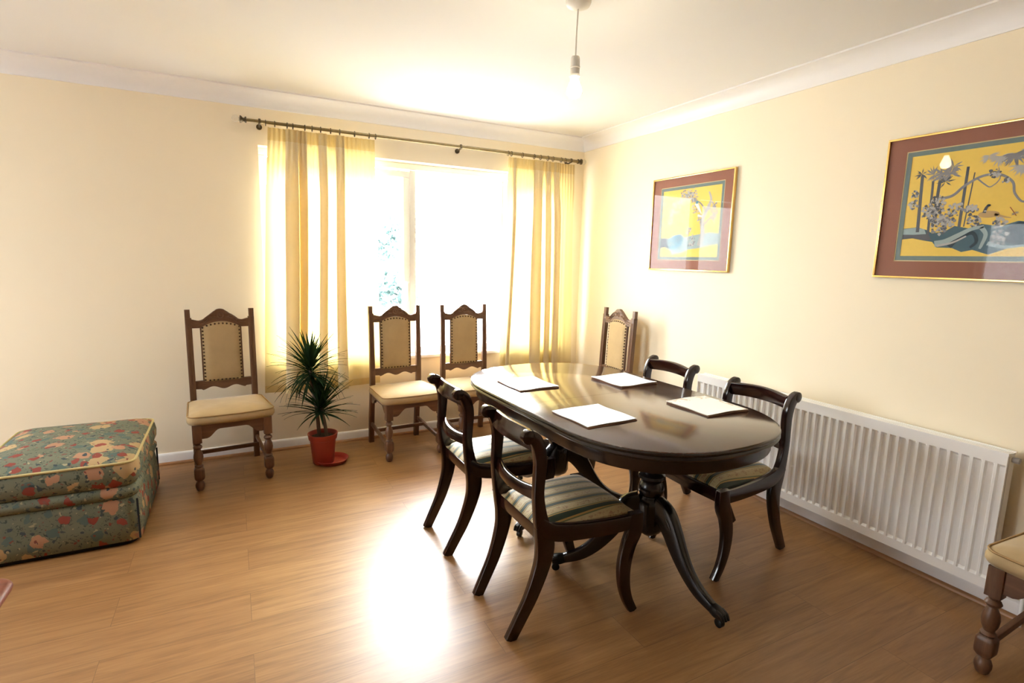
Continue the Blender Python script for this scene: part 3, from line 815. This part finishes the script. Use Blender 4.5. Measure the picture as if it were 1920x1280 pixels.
# ------------------------------------------------------------------ carved high-back chairs
def build_carved(label):
    r = empty('carved_chair'); tag(r, label, 'chair', 'carved high back chairs around the walls')
    # turned front legs
    for s in (-1, 1):
        x, y = s*0.190, -0.235
        m = MB().prism(rrect(x-0.0235, x+0.0235, y-0.0235, y+0.0235, 0.003, 2), 0.295, 0.402, 'xy')
        m.lathe([(0.012, 0.296), (0.018, 0.290), (0.014, 0.282), (0.021, 0.277), (0.025, 0.268), (0.021, 0.259), (0.014, 0.254), (0.017, 0.247), (0.024, 0.228), (0.0265, 0.208), (0.024, 0.185),
                 (0.017, 0.168), (0.015, 0.163), (0.022, 0.158), (0.024, 0.152), (0.020, 0.146), (0.016, 0.143)], (x, y, 0), 20)
        m.loft([[(x+a*k_, y+b*k_, z) for a, b in rrect(-0.0275, 0.0275, -0.0275, 0.0275, 0.009, 3)] for z, k_ in ((0.146, 0.72), (0.136, 0.96), (0.126, 1), (0.092, 1), (0.080, 0.96), (0.068, 0.7))])
        m.lathe([(0.016, 0.070), (0.013, 0.062), (0.020, 0.055), (0.0255, 0.040), (0.0255, 0.026), (0.020, 0.008), (0.014, 0.0)], (x, y, 0), 20)
        m.build('front_leg', 'oak_brown', r)
    # back uprights, one piece from foot to top
    for s in (-1, 1):
        x = s*0.180
        m = MB()
        m.sweep([(x, 0.217, 0.0), (x, 0.200, 0.20), (x, 0.175, 0.40), (x, 0.166, 0.52), (x, 0.174, 0.78), (x, 0.185, 0.985)], [0.034]*6, [0.036]*6, (1, 0, 0), 5, 0.15)
        m.sweep([(x+s*0.003, 0.185, 0.975), (x+s*0.003, 0.188, 1.038)], [0.026]*2, [0.030]*2, (1, 0, 0), 1, 0.15)
        # fluted face
        for fx in (-0.008, 0.0, 0.008):
            m.tube([(x+fx, 0.150, 0.56), (x+fx, 0.157, 0.78), (x+fx, 0.167, 0.95)], 0.0026, 6, smooth=3)
        m.build('rear_leg', 'oak_brown', r)
    # crest rail
    top = []; bot = []
    for i in range(33):
        u = -1+2*i/32; x = u*0.1625; a = abs(u)
        zt = 0.966+0.072*(0.5+0.5*math.cos(PI*min(1, a/0.78)))
        if a > 0.78: zt = 0.966+0.010*(a-0.78)/0.22
        if a < 0.16: zt = max(zt, 1.034+0.006*math.cos(a/0.16*PI/2))
        zb = 0.920+0.040*math.cos(PI/2*min(1, a/0.70))**0.8 if a < 0.70 else 0.920
        top.append((x, zt)); bot.append((x, zb))
    m = MB()
    ring = []
    for (xt, zt), (xb, zb) in zip(top, bot):
        yb = 0.180
        ring.append([(xt, yb-0.012, zt), (xt, yb+0.012, zt), (xb, yb+0.012, zb), (xb, yb-0.012, zb)])
    m.loft(ring)
    # carved relief: central roundel and scrolling leaves
    cy = 0.168
    rr = []
    for k in range(17):
        a = 2*PI*k/16
        rr.append([((0.0165+0.0035*math.cos(2*PI*j/6))*math.cos(a), cy-0.001-0.004*max(0, math.sin(2*PI*j/6)), 0.998+(0.0165+0.0035*math.cos(2*PI*j/6))*math.sin(a)) for j in range(6)])
    m.loft(rr, True, False)
    m.lathe([(0.0005, cy-0.006), (0.006, cy-0.004), (0.010, cy)], (0, 0, 0.998), 10, 'y')
    for s in (-1, 1):
        m.tube([(s*0.026, cy, 1.012), (s*0.055, cy-0.002, 1.006), (s*0.085, cy-0.002, 0.985), (s*0.115, cy-0.001, 0.958), (s*0.150, cy, 0.948)], [0.0045, 0.0028], 6, smooth=4)
        m.tube([(s*0.026, cy, 0.984), (s*0.050, cy-0.002, 0.984), (s*0.075, cy-0.002, 0.970), (s*0.105, cy, 0.942), (s*0.140, cy, 0.934)], [0.004, 0.0026], 6, smooth=4)
        for q in (0.045, 0.068, 0.092):
            m.tube([(s*q, cy-0.001, 0.984-(q-0.045)*0.5), (s*(q+0.008), cy-0.004, 0.994-(q-0.045)*0.5), (s*(q+0.02), cy-0.001, 0.992-(q-0.045)*0.9)], [0.005, 0.002], 6, smooth=3)
    m.build('crest_rail', 'oak_brown_x', r, smooth=50)
    # lower back rail with scalloped underside
    ring = []
    for i in range(33):
        u = -1+2*i/32; x = u*0.1625; a = abs(u)
        zb = 0.527-0.010*math.cos(PI*u*2.5)*(1 if a < 0.8 else 0.2)
        zt = 0.575-0.006*math.cos(PI/2*min(1, a/0.72)) if a < 0.72 else 0.578
        ring.append([(x, 0.155, zt), (x, 0.179, zt), (x, 0.179, zb), (x, 0.155, zb)])
    MB().loft(ring).build('lower_back_rail', 'oak_brown_x', r, smooth=50)
    # padded back panel on thin stiles
    for s in (-1, 1):
        MB().sweep([(s*0.115, 0.166, 0.574), (s*0.115, 0.172, 0.75), (s*0.115, 0.179, 0.925)], [0.016]*3, [0.008]*3, (1, 0, 0), 4, 0.2).build('panel_stile', 'oak_brown', r)
    def panel_pt(u, v, bulge):
        ztop = 0.932+0.026*math.cos(PI/2*min(1, abs(u)))**0.8
        z = 0.568+(ztop-0.568)*v
        y = 0.166+(z-0.568)/(0.93-0.568)*0.013
        return (u*0.111, y-0.009-bulge, z)
    m = MB(); N = 14; grid = []
    for j in range(N+1):
        row = []
        for i in range(N+1):
            u, v = -1+2*i/N, j/N
            b = 0.014*(1-u**6)*(1-(2*v-1)**8)
            row.append(panel_pt(u, v, b))
        grid.append(row)
    m.loft(grid, False, False)
    back = [[(x, y+0.020, z) for x, y, z in (panel_pt(-1+2*i/N, j/N, 0) for i in range(N+1))] for j in range(N+1)]
    m.loft(back, False, False)
    rim = [[panel_pt(u, v, 0) for u, v in per] for per in [[(-1+2*i/N, 0) for i in range(N)]+[(1, j/N) for j in range(N)]+[(1-2*i/N, 1) for i in range(N)]+[(-1, 1-j/N) for j in range(N)]]]
    m.loft([rim[0], [(x, y+0.020, z) for x, y, z in rim[0]]], True, False)
    pan = m.build('back_panel', 'velvet', r, smooth=50)
    m = MB()
    per = [(-0.945, 0.04+0.92*j/15) for j in range(16)] + [(0.945, 0.04+0.92*j/15) for j in range(16)] + [(-0.93+1.86*i/9, 0.968) for i in range(1, 9)] + [(-0.93+1.86*i/9, 0.028) for i in range(1, 9)]
    for u, v in per:
        x, y, z = panel_pt(u, v, 0.014*(1-u**6)*(1-(2*v-1)**8))
        m.lathe([(0.0005, y-0.0055), (0.0045, y-0.0035), (0.0066, y+0.003)], (x, 0, z), 8, 'y')
    m.build('nail_trim', 'nail_brass', pan)['label'] = 'row of dark brass nail heads'
    # seat frame: shaped aprons
    def apron(p0, p1, depth, rise, nm):
        (xa, ya), (xb, yb) = p0, p1; n = 24; ring = []
        d = Vector((xb-xa, yb-ya)); L = d.length; d.normalize(); nr = Vector((-d.y, d.x))*0.010
        for i in range(n+1):
            u = i/n; a = abs(2*u-1)
            zb = depth+rise*(1 if a < 0.42 else 0.5+0.5*math.cos(PI*(a-0.42)/0.42) if a < 0.84 else 0)
            x, y = xa+d.x*L*u, ya+d.y*L*u
            ring.append([(x+nr.x, y+nr.y, 0.400), (x-nr.x, y-nr.y, 0.400), (x-nr.x, y-nr.y, zb), (x+nr.x, y+nr.y, zb)])
        MB().loft(ring).build(nm, 'oak_brown_x', r, smooth=50)
    apron((-0.168, -0.240), (0.168, -0.240), 0.318, 0.050, 'front_apron')
    for s in (-1, 1):
        apron((s*0.192, -0.213), (s*0.182, 0.155), 0.325, 0.045, 'side_apron')
    apron((-0.163, 0.172), (0.163, 0.172), 0.345, 0.0, 'rear_apron')
    # stretchers
    for s in (-1, 1):
        MB().sweep([(s*0.190, -0.212, 0.110), (s*0.182, 0.200, 0.150)], [0.026]*2, [0.018]*2, (1, 0, 0), 1, 0.2).build('stretcher', 'oak_brown_y', r)
    MB().sweep([(-0.177, 0.06, 0.136), (0.177, 0.06, 0.136)], [0.018]*2, [0.024]*2, (0, 0, 1), 1, 0.2).build('stretcher', 'oak_brown_x', r)
    # padded seat
    def outline(g):
        base = []
        n = 10
        yf, yb = -0.262-g, 0.142+g; wf, wb = 0.232+g, 0.214+g; rc = 0.05
        def arc(cx, cy, a0, rad_):
            return [(cx+rad_*math.cos(math.radians(a0+90*k/6)), cy+rad_*math.sin(math.radians(a0+90*k/6))) for k in range(7)]
        base += arc(wb-0.03, yb-0.03, 0, 0.03) + arc(-wb+0.03, yb-0.03, 90, 0.03) + arc(-wf+rc, yf+rc, 180, rc)
        base += [(-wf+rc+(2*wf-2*rc)*k/8, yf-0.014*math.sin(PI*k/8)) for k in range(1, 8)]
        base += arc(wf-rc, yf+rc, 270, rc)
        return base
    lay = [(0.401, -0.012), (0.404, -0.002), (0.420, 0.006), (0.436, 0.006), (0.450, 0.0), (0.455, -0.006)]
    rings = [[(x, y, z) for x, y in outline(g)] for z, g in lay]
    o0 = outline(-0.006)
    for k_, dz in ((0.90, 0.010), (0.72, 0.018), (0.45, 0.0235), (0.15, 0.025)):
        rings.append([(x*k_, -0.06+(y+0.06)*k_, 0.455+dz) for x, y in o0])
    m = MB().loft(rings)
    st = m.build('seat', 'velvet', r, smooth=60)
    op = outline(0.0005)
    MB().tube([(x, y, 0.4535) for x, y in op]+[(op[0][0], op[0][1], 0.4535)], 0.0042, 6).build('piping', 'piping_tan', st)
    return r
c1 = build_carved('carved wooden chair with tan padded back between the floral ottoman and the potted plant')
c1.location = (-0.068, 3.765, 0); c1.rotation_euler = (0, 0, math.radians(6))
dup(c1, (1.072, 3.765, 0), math.radians(4), 'carved wooden chair with tan padded back just right of the left curtain')
dup(c1, (1.620, 3.765, 0), math.radians(2), 'carved wooden chair under the window with its seat behind the table end')
dup(c1, (2.466, 3.297, 0), math.radians(-92), 'carved wooden chair in the room corner, its back against the right wall')
dup(c1, (2.515, 0.540, 0), math.radians(-90), 'carved wooden chair cut off at the right edge, beside the radiator')

# ------------------------------------------------------------------ sabre-leg dining chairs
def build_sabre(label):
    r = empty('dining_chair'); tag(r, label, 'chair', 'dark dining chairs around the table')
    cx = 1.112
    # upright + sabre rear leg: profile read from the side (x, z, width)
    pr_ = [(0.850, 0.000, 0.044), (0.886, 0.070, 0.048), (0.930, 0.160, 0.054), (0.966, 0.270, 0.064), (0.976, 0.345, 0.074), (0.967, 0.410, 0.070), (0.950, 0.475, 0.052), (0.938, 0.560, 0.042),
           (0.940, 0.630, 0.044), (0.942, 0.690, 0.048), (0.933, 0.742, 0.050), (0.916, 0.776, 0.050), (0.893, 0.792, 0.046)]
    for s in (-1, 1):
        def yy(z): return s*(0.150+0.024*min(1, z/0.42))
        m = MB()
        m.sweep([(x-cx, yy(z), z) for x, z, w_ in pr_], [w_ for *_, w_ in pr_], [0.026]*3+[0.029]*(len(pr_)-3), (0, 1, 0), 5, 0.35)
        # rolled scroll at the top
        m.lathe([(0.018, yy(1)-0.0165), (0.0255, yy(1)-0.012), (0.0265, yy(1)), (0.0255, yy(1)+0.012), (0.018, yy(1)+0.0165)], (0.889-cx, 0, 0.788), 16, 'y')
        m.build('rear_leg', 'mahogany', r)
        # side rail sweeping from upright to front leg
        ya, yb = s*0.176, s*0.206
        m = MB()
        m.sweep([(0.945-cx, ya, 0.455), (0.985-cx, ya+s*0.002, 0.420), (1.04-cx, ya+s*0.006, 0.402), (1.14-cx, ya+s*0.014, 0.392), (1.25-cx, ya+s*0.022, 0.388), (1.345-cx, yb, 0.390)],
                [0.050, 0.062, 0.068, 0.064, 0.062, 0.060], [0.026]*6, (0, 1, 0), 5, 0.3)
        m.build('side_rail', 'mahogany_x', r)
        m = MB()
        m.sweep([(1.382-cx, yb, 0.000), (1.350-cx, yb, 0.060), (1.330-cx, yb, 0.130), (1.326-cx, yb, 0.210), (1.342-cx, yb, 0.290), (1.366-cx, yb, 0.350), (1.370-cx, yb, 0.424)],
                [0.036, 0.042, 0.050, 0.058, 0.064, 0.070, 0.060], [0.028]*5+[0.030]*2, (0, 1, 0), 5, 0.35)
        m.build('front_leg', 'mahogany', r)
    MB().sweep([(1.368-cx, -0.192, 0.388), (1.376-cx, 0, 0.388), (1.368-cx, 0.192, 0.388)], [0.022]*3, [0.058]*3, (0, 0, 1), 6, 0.3).build('front_rail', 'mahogany_y', r)
    MB().sweep([(0.966-cx, -0.160, 0.395), (0.966-cx, 0.160, 0.395)], [0.020]*2, [0.050]*2, (0, 0, 1), 1, 0.2).build('rear_rail', 'mahogany_y', r)
    # bowed back rails
    MB().sweep([(0.926-cx, -0.160, 0.760), (0.908-cx, -0.08, 0.766), (0.901-cx, 0, 0.768), (0.908-cx, 0.08, 0.766), (0.926-cx, 0.160, 0.760)], [0.020]*5, [0.066, 0.068, 0.070, 0.068, 0.066], (0.25, 0, 1), 6, 0.45).build('top_rail', 'mahogany_y', r)
    MB().sweep([(0.944-cx, -0.160, 0.560), (0.926-cx, -0.08, 0.556), (0.919-cx, 0, 0.555), (0.926-cx, 0.08, 0.556), (0.944-cx, 0.160, 0.560)], [0.020]*5, [0.052, 0.046, 0.046, 0.046, 0.052], (0.1, 0, 1), 6, 0.45).build('middle_rail', 'mahogany_y', r)
    # drop-in seat
    N = 16; top_ = []; 
    def sp(u, v, z):
        x = 0.958+(1.372-0.958)*u
        hw = 0.159+(0.193-0.159)*u
        return (x-cx, hw*v, z)
    m = MB(); g = []
    for i in range(N+1):
        row = []
        for j in range(N+1):
            u, v = i/N, -1+2*j/N
            e = (1-abs(2*u-1)**5)*(1-abs(v)**5)
            row.append(sp(u, v, 0.424+0.036*e**0.5+0.008*(1-(2*u-1)**2)*(1-v*v)))
        g.append(row)
    m.loft(g, False, False)
    per = [(i/N, -1) for i in range(N)] + [(1, -1+2*j/N) for j in range(N)] + [(1-i/N, 1) for i in range(N)] + [(0, 1-2*j/N) for j in range(N)]
    m.loft([[sp(u, v, 0.424) for u, v in per], [sp(u, v, 0.402) for u, v in per]], True, False)
    m.add([sp(0, -1, 0.402), sp(0, 1, 0.402), sp(1, 1, 0.402), sp(1, -1, 0.402)], [(0, 1, 2, 3)])
    m.build('seat', 'stripe', r, smooth=60)['label'] = 'padded seat in cream, gold and green stripes'
    return r
d1 = build_sabre('dark dining chair with striped seat, nearest the camera on the left side of the table')
d1.location = (1.112, 1.744, 0)
dup(d1, (1.104, 2.385, 0), 0, 'dark dining chair with striped seat, farther one on the left side of the table')
dup(d1, (2.118, 1.744, 0), PI, 'dark dining chair in front of the radiator at the near right of the table')
dup(d1, (2.166, 2.420, 0), PI, 'dark dining chair mostly hidden behind the table, next to the corner chair')

# ------------------------------------------------------------------ dining table
TX, TY, TR = 1.600, 2.088, math.radians(1.6)
tab = empty('dining_table', (TX, TY, 0), TR); tag(tab, 'dark polished oval pedestal dining table with four place mats on it', 'table')
def half(sgn, off, n=2.35, y0=0.0):
    """outline of one half of the top, from the joint outward"""
    A, ST, B = 0.494-off, 0.335, 0.500-off
    pts = [(A, y0)]
    K = 28
    for k in range(K+1):
        a = PI*k/K
        c, s = math.cos(a), math.sin(a)
        pts.append((A*math.copysign(abs(c)**(2/n), c), ST+B*abs(s)**(2/n)))
    pts.append((-A, y0))
    return [(x, sgn*y) for x, y in pts]
for sgn in (1, -1):
    m = MB()
    lays = [(0.712, 0.012), (0.716, 0.004), (0.722, 0.0), (0.727, 0.002), (0.731, 0.005), (0.735, 0.002), (0.741, 0.0), (0.747, 0.003), (0.750, 0.008)]
    m.loft([[(x, y, z) for x, y in half(sgn, off, y0=0.0007)] for z, off in lays])
    for i, f in enumerate(m.f):
        if len(f) > 4 and m.v[f[0]][2] > 0.745: pass
        elif max(m.v[q][2] for q in f) <= 0.7471 and len(f) == 4: m.mi[i] = 1
    m.build('tabletop', ['tabletop', 'table_edge'], tab, smooth=35)
    # apron: curved band set in under the top
    o, i_ = half(sgn, 0.030, y0=0.0007), half(sgn, 0.052, y0=0.0007)
    rings = [[(x, y, 0.7118) for x, y in o], [(x, y, 0.664) for x, y in o], [(x, y, 0.658) for x, y in half(sgn, 0.033, y0=0.0007)], [(x, y, 0.658) for x, y in i_], [(x, y, 0.7118) for x, y in i_]]
    m = MB(); m.loft(rings, False, False)
    m.build('apron', 'table_edge', tab, smooth=35)
    # pedestal
    py = sgn*0.372
    prof = [(0.075, 0.711), (0.075, 0.690), (0.052, 0.684), (0.046, 0.676), (0.056, 0.668), (0.056, 0.660), (0.040, 0.652), (0.048, 0.640), (0.062, 0.615), (0.066, 0.585), (0.066, 0.530), (0.062, 0.505), (0.050, 0.490),
            (0.046, 0.484), (0.058, 0.474), (0.060, 0.462), (0.050, 0.452), (0.044, 0.444), (0.052, 0.430), (0.058, 0.410), (0.056, 0.395), (0.048, 0.380), (0.052, 0.372), (0.060, 0.360), (0.062, 0.330), (0.062, 0.230), (0.054, 0.212), (0.034, 0.200), (0.022, 0.190), (0.010, 0.184)]
    MB().lathe(prof, (0, py, 0), 32).build('pedestal_column', 'pedestal_wood', tab)
    for az in (-90, 30, 150):
        a = math.radians(az*1.0)
        dx, dy = math.cos(a), math.sin(a)*sgn
        if sgn > 0: dy = -math.sin(a)*-1
        P2 = lambda rr, z: (dx*rr, py+(math.sin(a) if sgn < 0 else -math.sin(a))*rr, z)
        lat = (-(math.sin(a) if sgn < 0 else -math.sin(a)), dx, 0)
        m = MB()
        m.sweep([P2(0.045, 0.335), P2(0.095, 0.318), P2(0.140, 0.265), P2(0.185, 0.195), P2(0.240, 0.130), P2(0.300, 0.086), P2(0.360, 0.064), P2(0.395, 0.056)],
                [0.11, 0.105, 0.090, 0.075, 0.060, 0.050, 0.040, 0.036], [0.050, 0.050, 0.046, 0.042, 0.038, 0.036, 0.034, 0.032], lat, 5, 0.4)
        # carved knee ring
        m.sweep([P2(0.122, 0.318), P2(0.136, 0.300), P2(0.150, 0.280)], [0.012, 0.022, 0.012], [0.056]*3, lat, 4, 0.6)
        leg = m.build('leg', 'pedestal_wood', tab)
        m = MB()
        m.sweep([P2(0.375, 0.060), P2(0.400, 0.055), P2(0.430, 0.050)], [0.040, 0.044, 0.030], [0.038, 0.042, 0.032], lat, 4, 0.6)
        for q in (-0.014, 0, 0.014):
            m.tube([tuple(Vector(P2(0.405, 0.066))+Vector(lat)*q), tuple(Vector(P2(0.430, 0.058))+Vector(lat)*q), tuple(Vector(P2(0.440, 0.040))+Vector(lat)*q)], [0.009, 0.006], 6, smooth=3)
        ctr = P2(0.412, 0.018); rr = []
        Lv = Vector(lat).normalized(); Rv = Vector(P2(1, 0))-Vector(P2(0, 0)); Rv.normalize()
        for q, rd in ((-0.011, 0.010), (-0.009, 0.0175), (0.009, 0.0175), (0.011, 0.010)):
            rr.append([tuple(Vector(ctr)+Lv*q+Rv*rd*math.cos(2*PI*k/16)+Vector((0, 0, 1))*rd*math.sin(2*PI*k/16)) for k in range(16)])
        m.loft(rr)
        m.box(ctr[0]-0.006, ctr[0]+0.006, ctr[1]-0.006, ctr[1]+0.006, 0.03, 0.05)
        m.build('castor', 'castor_dark', leg)['label'] = 'dark metal claw cap with small wheel'

# ------------------------------------------------------------------ folded cloth place mats
def place_mat(cx, cy, sx, sy, rot, label, seed, pattern=False):
    r = empty('place_mat', (cx, cy, 0.7502), rot); tag(r, label, 'place mat', 'folded place mats on the dining table')
    rn = random.Random(seed); ph = [rn.uniform(0, 6.28) for _ in range(4)]
    def sheet(z0, th, dx, dy, lift, nm, mat):
        m = MB(); N = 14
        def zz(u, v): return z0+lift*(0.5+0.5*math.sin(u*2.4+ph[0]))*max(0, abs(v)-0.55)*2.0+lift*0.5*(0.5+0.5*math.sin(v*3+ph[1]))*max(0, abs(u)-0.5)*2
        def pos(u, v, t): return (u*sx/2+dx+0.002*math.sin(v*4+ph[2]), v*sy/2+dy+0.002*math.sin(u*4+ph[3]), zz(u, v)+t)
        G = lambda t: [[pos(-1+2*i/N, -1+2*j/N, t) for i in range(N+1)] for j in range(N+1)]
        m.loft(G(th), False, False); m.loft(G(0), False, False)
        per = [(-1+2*i/N, -1) for i in range(N)]+[(1, -1+2*j/N) for j in range(N)]+[(1-2*i/N, 1) for i in range(N)]+[(-1, 1-2*j/N) for j in range(N)]
        m.loft([[pos(u, v, 0) for u, v in per], [pos(u, v, th) for u, v in per]], True, False)
        return m.build(nm, mat, r, smooth=60)
    sheet(0.0002, 0.0030, 0.002, -0.003, 0.0006, 'lower_fold', 'napkin_edge')
    sheet(0.0042, 0.0028, 0.0, 0.0, 0.004, 'upper_fold', 'napkin_print' if pattern else 'napkin')
t = NT('napkin_print')
v = t.coord(); n = t.noise(v, 26, 4, 0.6, 1.5)
tc = t.new('ShaderNodeTexCoord'); sx_ = t.new('ShaderNodeSeparateXYZ'); t.link(tc.outputs['Object'], sx_.inputs[0])
edge = t.math('MAXIMUM', t.math('GREATER_THAN', sx_.outputs[1], 0.085), t.math('GREATER_THAN', sx_.outputs[0], 0.105))
t.setp(t.mix(t.math('MULTIPLY', t.math('MULTIPLY', edge, t.math('GREATER_THAN', n, 0.52)), 0.6), (0.82, 0.78, 0.70), (0.45, 0.30, 0.15)), 0.85)
M['napkin_print'] = t.m
place_mat(1.347, 2.409, 0.232, 0.252, math.radians(2), 'white folded place mat at the far left of the table, before the farther left chair', 1)
place_mat(1.894, 2.292, 0.246, 0.256, math.radians(2), 'white folded place mat at the far right of the table, towards the corner chair', 2)
place_mat(1.330, 1.789, 0.258, 0.252, math.radians(3), 'white folded place mat on the near left of the table, before the nearest chair', 3)
place_mat(1.913, 1.718, 0.250, 0.256, math.radians(0), 'cream folded place mat with a brown pattern, by the chair at the radiator', 4, True)

# ------------------------------------------------------------------ floral ottoman
OX0, OX1, OY0, OY1 = -1.075, -0.455, 2.955, 3.720
ocx, ocy = (OX0+OX1)/2, (OY0+OY1)/2
ott = empty('ottoman', (ocx, ocy, 0)); tag(ott, 'floral upholstered ottoman at the left edge beside the wall', 'ottoman')
def olay(g, r):
    return [(x-ocx, y-ocy) for x, y in rrect(OX0-g, OX1+g, OY0-g, OY1+g, r, 6)]
def puff(lays, nm, r0=0.05):
    rings = [[(x, y, z) for x, y in olay(g, r0)] for z, g in lays]
    return MB().loft(rings).build(nm, 'floral', ott, smooth=60)
MB().loft([[(x, y, z) for x, y in olay(-0.02, 0.05)] for z in (0.0, 0.03)]).build('shadow_gap', 'shade_black', ott, smooth=30)  # inset black block, standing in for the shadow gap at the floor
puff([(0.022, -0.004), (0.026, 0.002), (0.10, 0.004), (0.20, -0.004), (0.232, -0.010), (0.238, -0.018)], 'base')
puff([(0.234, -0.020), (0.240, -0.006), (0.258, 0.004), (0.276, 0.004), (0.292, -0.006), (0.297, -0.02)], 'middle_band')
rings = [[(x, y, z) for x, y in olay(g, 0.05)] for z, g in [(0.294, -0.024), (0.299, -0.008), (0.325, 0.006), (0.36, 0.008), (0.395, 0.002), (0.412, -0.006)]]
o0 = olay(-0.006, 0.05)
for k_, dz in ((0.96, 0.010), (0.86, 0.024), (0.7, 0.036), (0.45, 0.046), (0.15, 0.050)):
    rings.append([(x*k_, y*k_, 0.412+dz) for x, y in o0])
cu = MB().loft(rings).build('cushion', 'floral', ott, smooth=60)
op = olay(-0.004, 0.05)
MB().tube([(x, y, 0.413) for x, y in op]+[(op[0][0], op[0][1], 0.413)], 0.006, 8).build('piping', 'ottoman_piping', cu)['label'] = 'pale yellow cord piping'
m = MB()
for x, y in ((OX1-0.004, OY0+0.004), (OX0+0.004, OY0+0.004), (OX1-0.004, OY1-0.004), (OX0+0.004, OY1-0.004)):
    m.tube([(x-ocx, y-ocy, 0.03), (x-ocx, y-ocy, 0.23)], 0.005, 6)
m.build('corner_pleat_shade', 'shade_black', ott)  # pleat folds drawn as black lines, crease shade put into the colour

# ------------------------------------------------------------------ coffee table at the left edge (only a corner of its top shows)
ct = empty('coffee_table', (-1.186, 1.665, 0)); tag(ct, 'corner of a dark red wooden table top, cut off at the left edge', 'table')
ol = [(x, y) for x, y in rrect(-0.58, 0.58, -0.30, 0.30, 0.06, 6)]
def sc(g): return [(x*(1-g/0.58), y*(1-g/0.30)) for x, y in ol]
MB().loft([[(x, y, z) for x, y in sc(g)] for z, g in ((0.424, 0.010), (0.428, 0.002), (0.436, 0.0), (0.444, 0.003), (0.449, 0.010), (0.450, 0.016))]).build('tabletop', 'red_wood', ct)
MB().box(-0.48, 0.48, -0.22, -0.20, 0.36, 0.4235).box(-0.48, 0.48, 0.20, 0.22, 0.36, 0.4235).box(-0.48, -0.46, -0.20, 0.20, 0.36, 0.4235).box(0.46, 0.48, -0.20, 0.20, 0.36, 0.4235).build('apron', 'red_wood', ct, bevel=0.002)
for sx in (-1, 1):
    for sy in (-1, 1):
        MB().sweep([(sx*0.45, sy*0.19, 0.0), (sx*0.45, sy*0.19, 0.4235)], [0.03, 0.042], [0.03, 0.042], (0, 1, 0), 1, 0.2).build('leg', 'red_wood', ct)

# ------------------------------------------------------------------ potted dragon tree and its saucer
PX, PY = 0.487, 3.672
sau = empty('saucer', (0.540, 3.668, 0)); tag(sau, 'red plastic saucer on the floor under the plant pot', 'saucer')
MB().lathe([(0.085, 0.0), (0.092, 0.003), (0.108, 0.026), (0.112, 0.030), (0.109, 0.031), (0.104, 0.028), (0.089, 0.007), (0.0005, 0.0065)], seg=40).build('dish', 'saucer_red', sau)
plant = empty('potted_plant', (PX, PY, 0.0072)); tag(plant, 'spiky dragon tree in a red plastic pot by the left curtain', 'plant')
MB().lathe([(0.0005, 0.0), (0.066, 0.0), (0.068, 0.004), (0.084, 0.165), (0.091, 0.168), (0.096, 0.198), (0.097, 0.206), (0.092, 0.206), (0.086, 0.195), (0.083, 0.176), (0.0005, 0.174)], seg=40).build('pot', 'terracotta', plant)
MB().lathe([(0.0822, 0.1745), (0.080, 0.180), (0.04, 0.186), (0.0005, 0.184)], seg=24).build('soil', 'soil', plant)
rnd = random.Random(42)
heads = [((-0.066, 0.0, 0.655), 125, (112, 1.0)), ((-0.012, -0.02, 0.405), 100, (88, 0.55))]
MB().tube([(-0.02, 0.01, 0.175), (-0.035, 0.01, 0.40), (-0.062, 0.0, 0.56), (-0.066, 0.0, 0.68)], [0.013, 0.010], 10, smooth=4).build('stem', 'stem_brown', plant)
MB().tube([(0.025, -0.01, 0.175), (0.012, -0.012, 0.28), (-0.016, -0.02, 0.43)], [0.013, 0.010], 10, smooth=4).build('stem', 'stem_brown', plant)
for (hx, hy, hz), cnt, (span, soft) in heads:
    m = MB()
    for i in range(cnt):
        f = i/cnt
        el = math.radians(86-f*span+rnd.uniform(-9, 9))           # youngest upright, oldest drooping
        az = i*2.39996+rnd.uniform(-0.25, 0.25)
        L = rnd.uniform(0.225, 0.30)*(0.82 if el > 1.2 else 1.0)*(1.0 if hz > 0.5 else 0.92)
        w0 = rnd.uniform(0.0075, 0.0105)
        p = Vector((hx, hy, hz-0.06*f+0.03*(1-f)))
        droop = rnd.uniform(0.45, 1.15)*(0.30+f)*soft
        pts = []; n = 8; d_el = el
        for k in range(n+1):
            pts.append(p.copy())
            d_el -= droop/n*(0.4+1.2*k/n)
            d_el = max(d_el, -1.35)
            p = p+Vector((math.cos(az)*math.cos(d_el), math.sin(az)*math.cos(d_el), math.sin(d_el)))*L/n
        side = Vector((-math.sin(az), math.cos(az), 0))
        rows = []
        for k, q in enumerate(pts):
            t_ = k/n
            ww = w0*(0.75+0.5*t_ if t_ < 0.35 else 0.925*(1-((t_-0.35)/0.65)**1.6))+0.0003
            tg = (pts[min(n, k+1)]-pts[max(0, k-1)]).normalized(); nr = side.cross(tg)
            if PY+q.y > 3.90: q = Vector((q.x, 3.90-PY-0.1*(q.y-3.90+PY)*0, q.z))
            rows.append([tuple(q+side*ww+nr*0.0015), tuple(q), tuple(q-side*ww+nr*0.0015)])
        m.loft(rows, False, False)
    m.build('foliage', 'dracaena_leaf', plant, smooth=180)
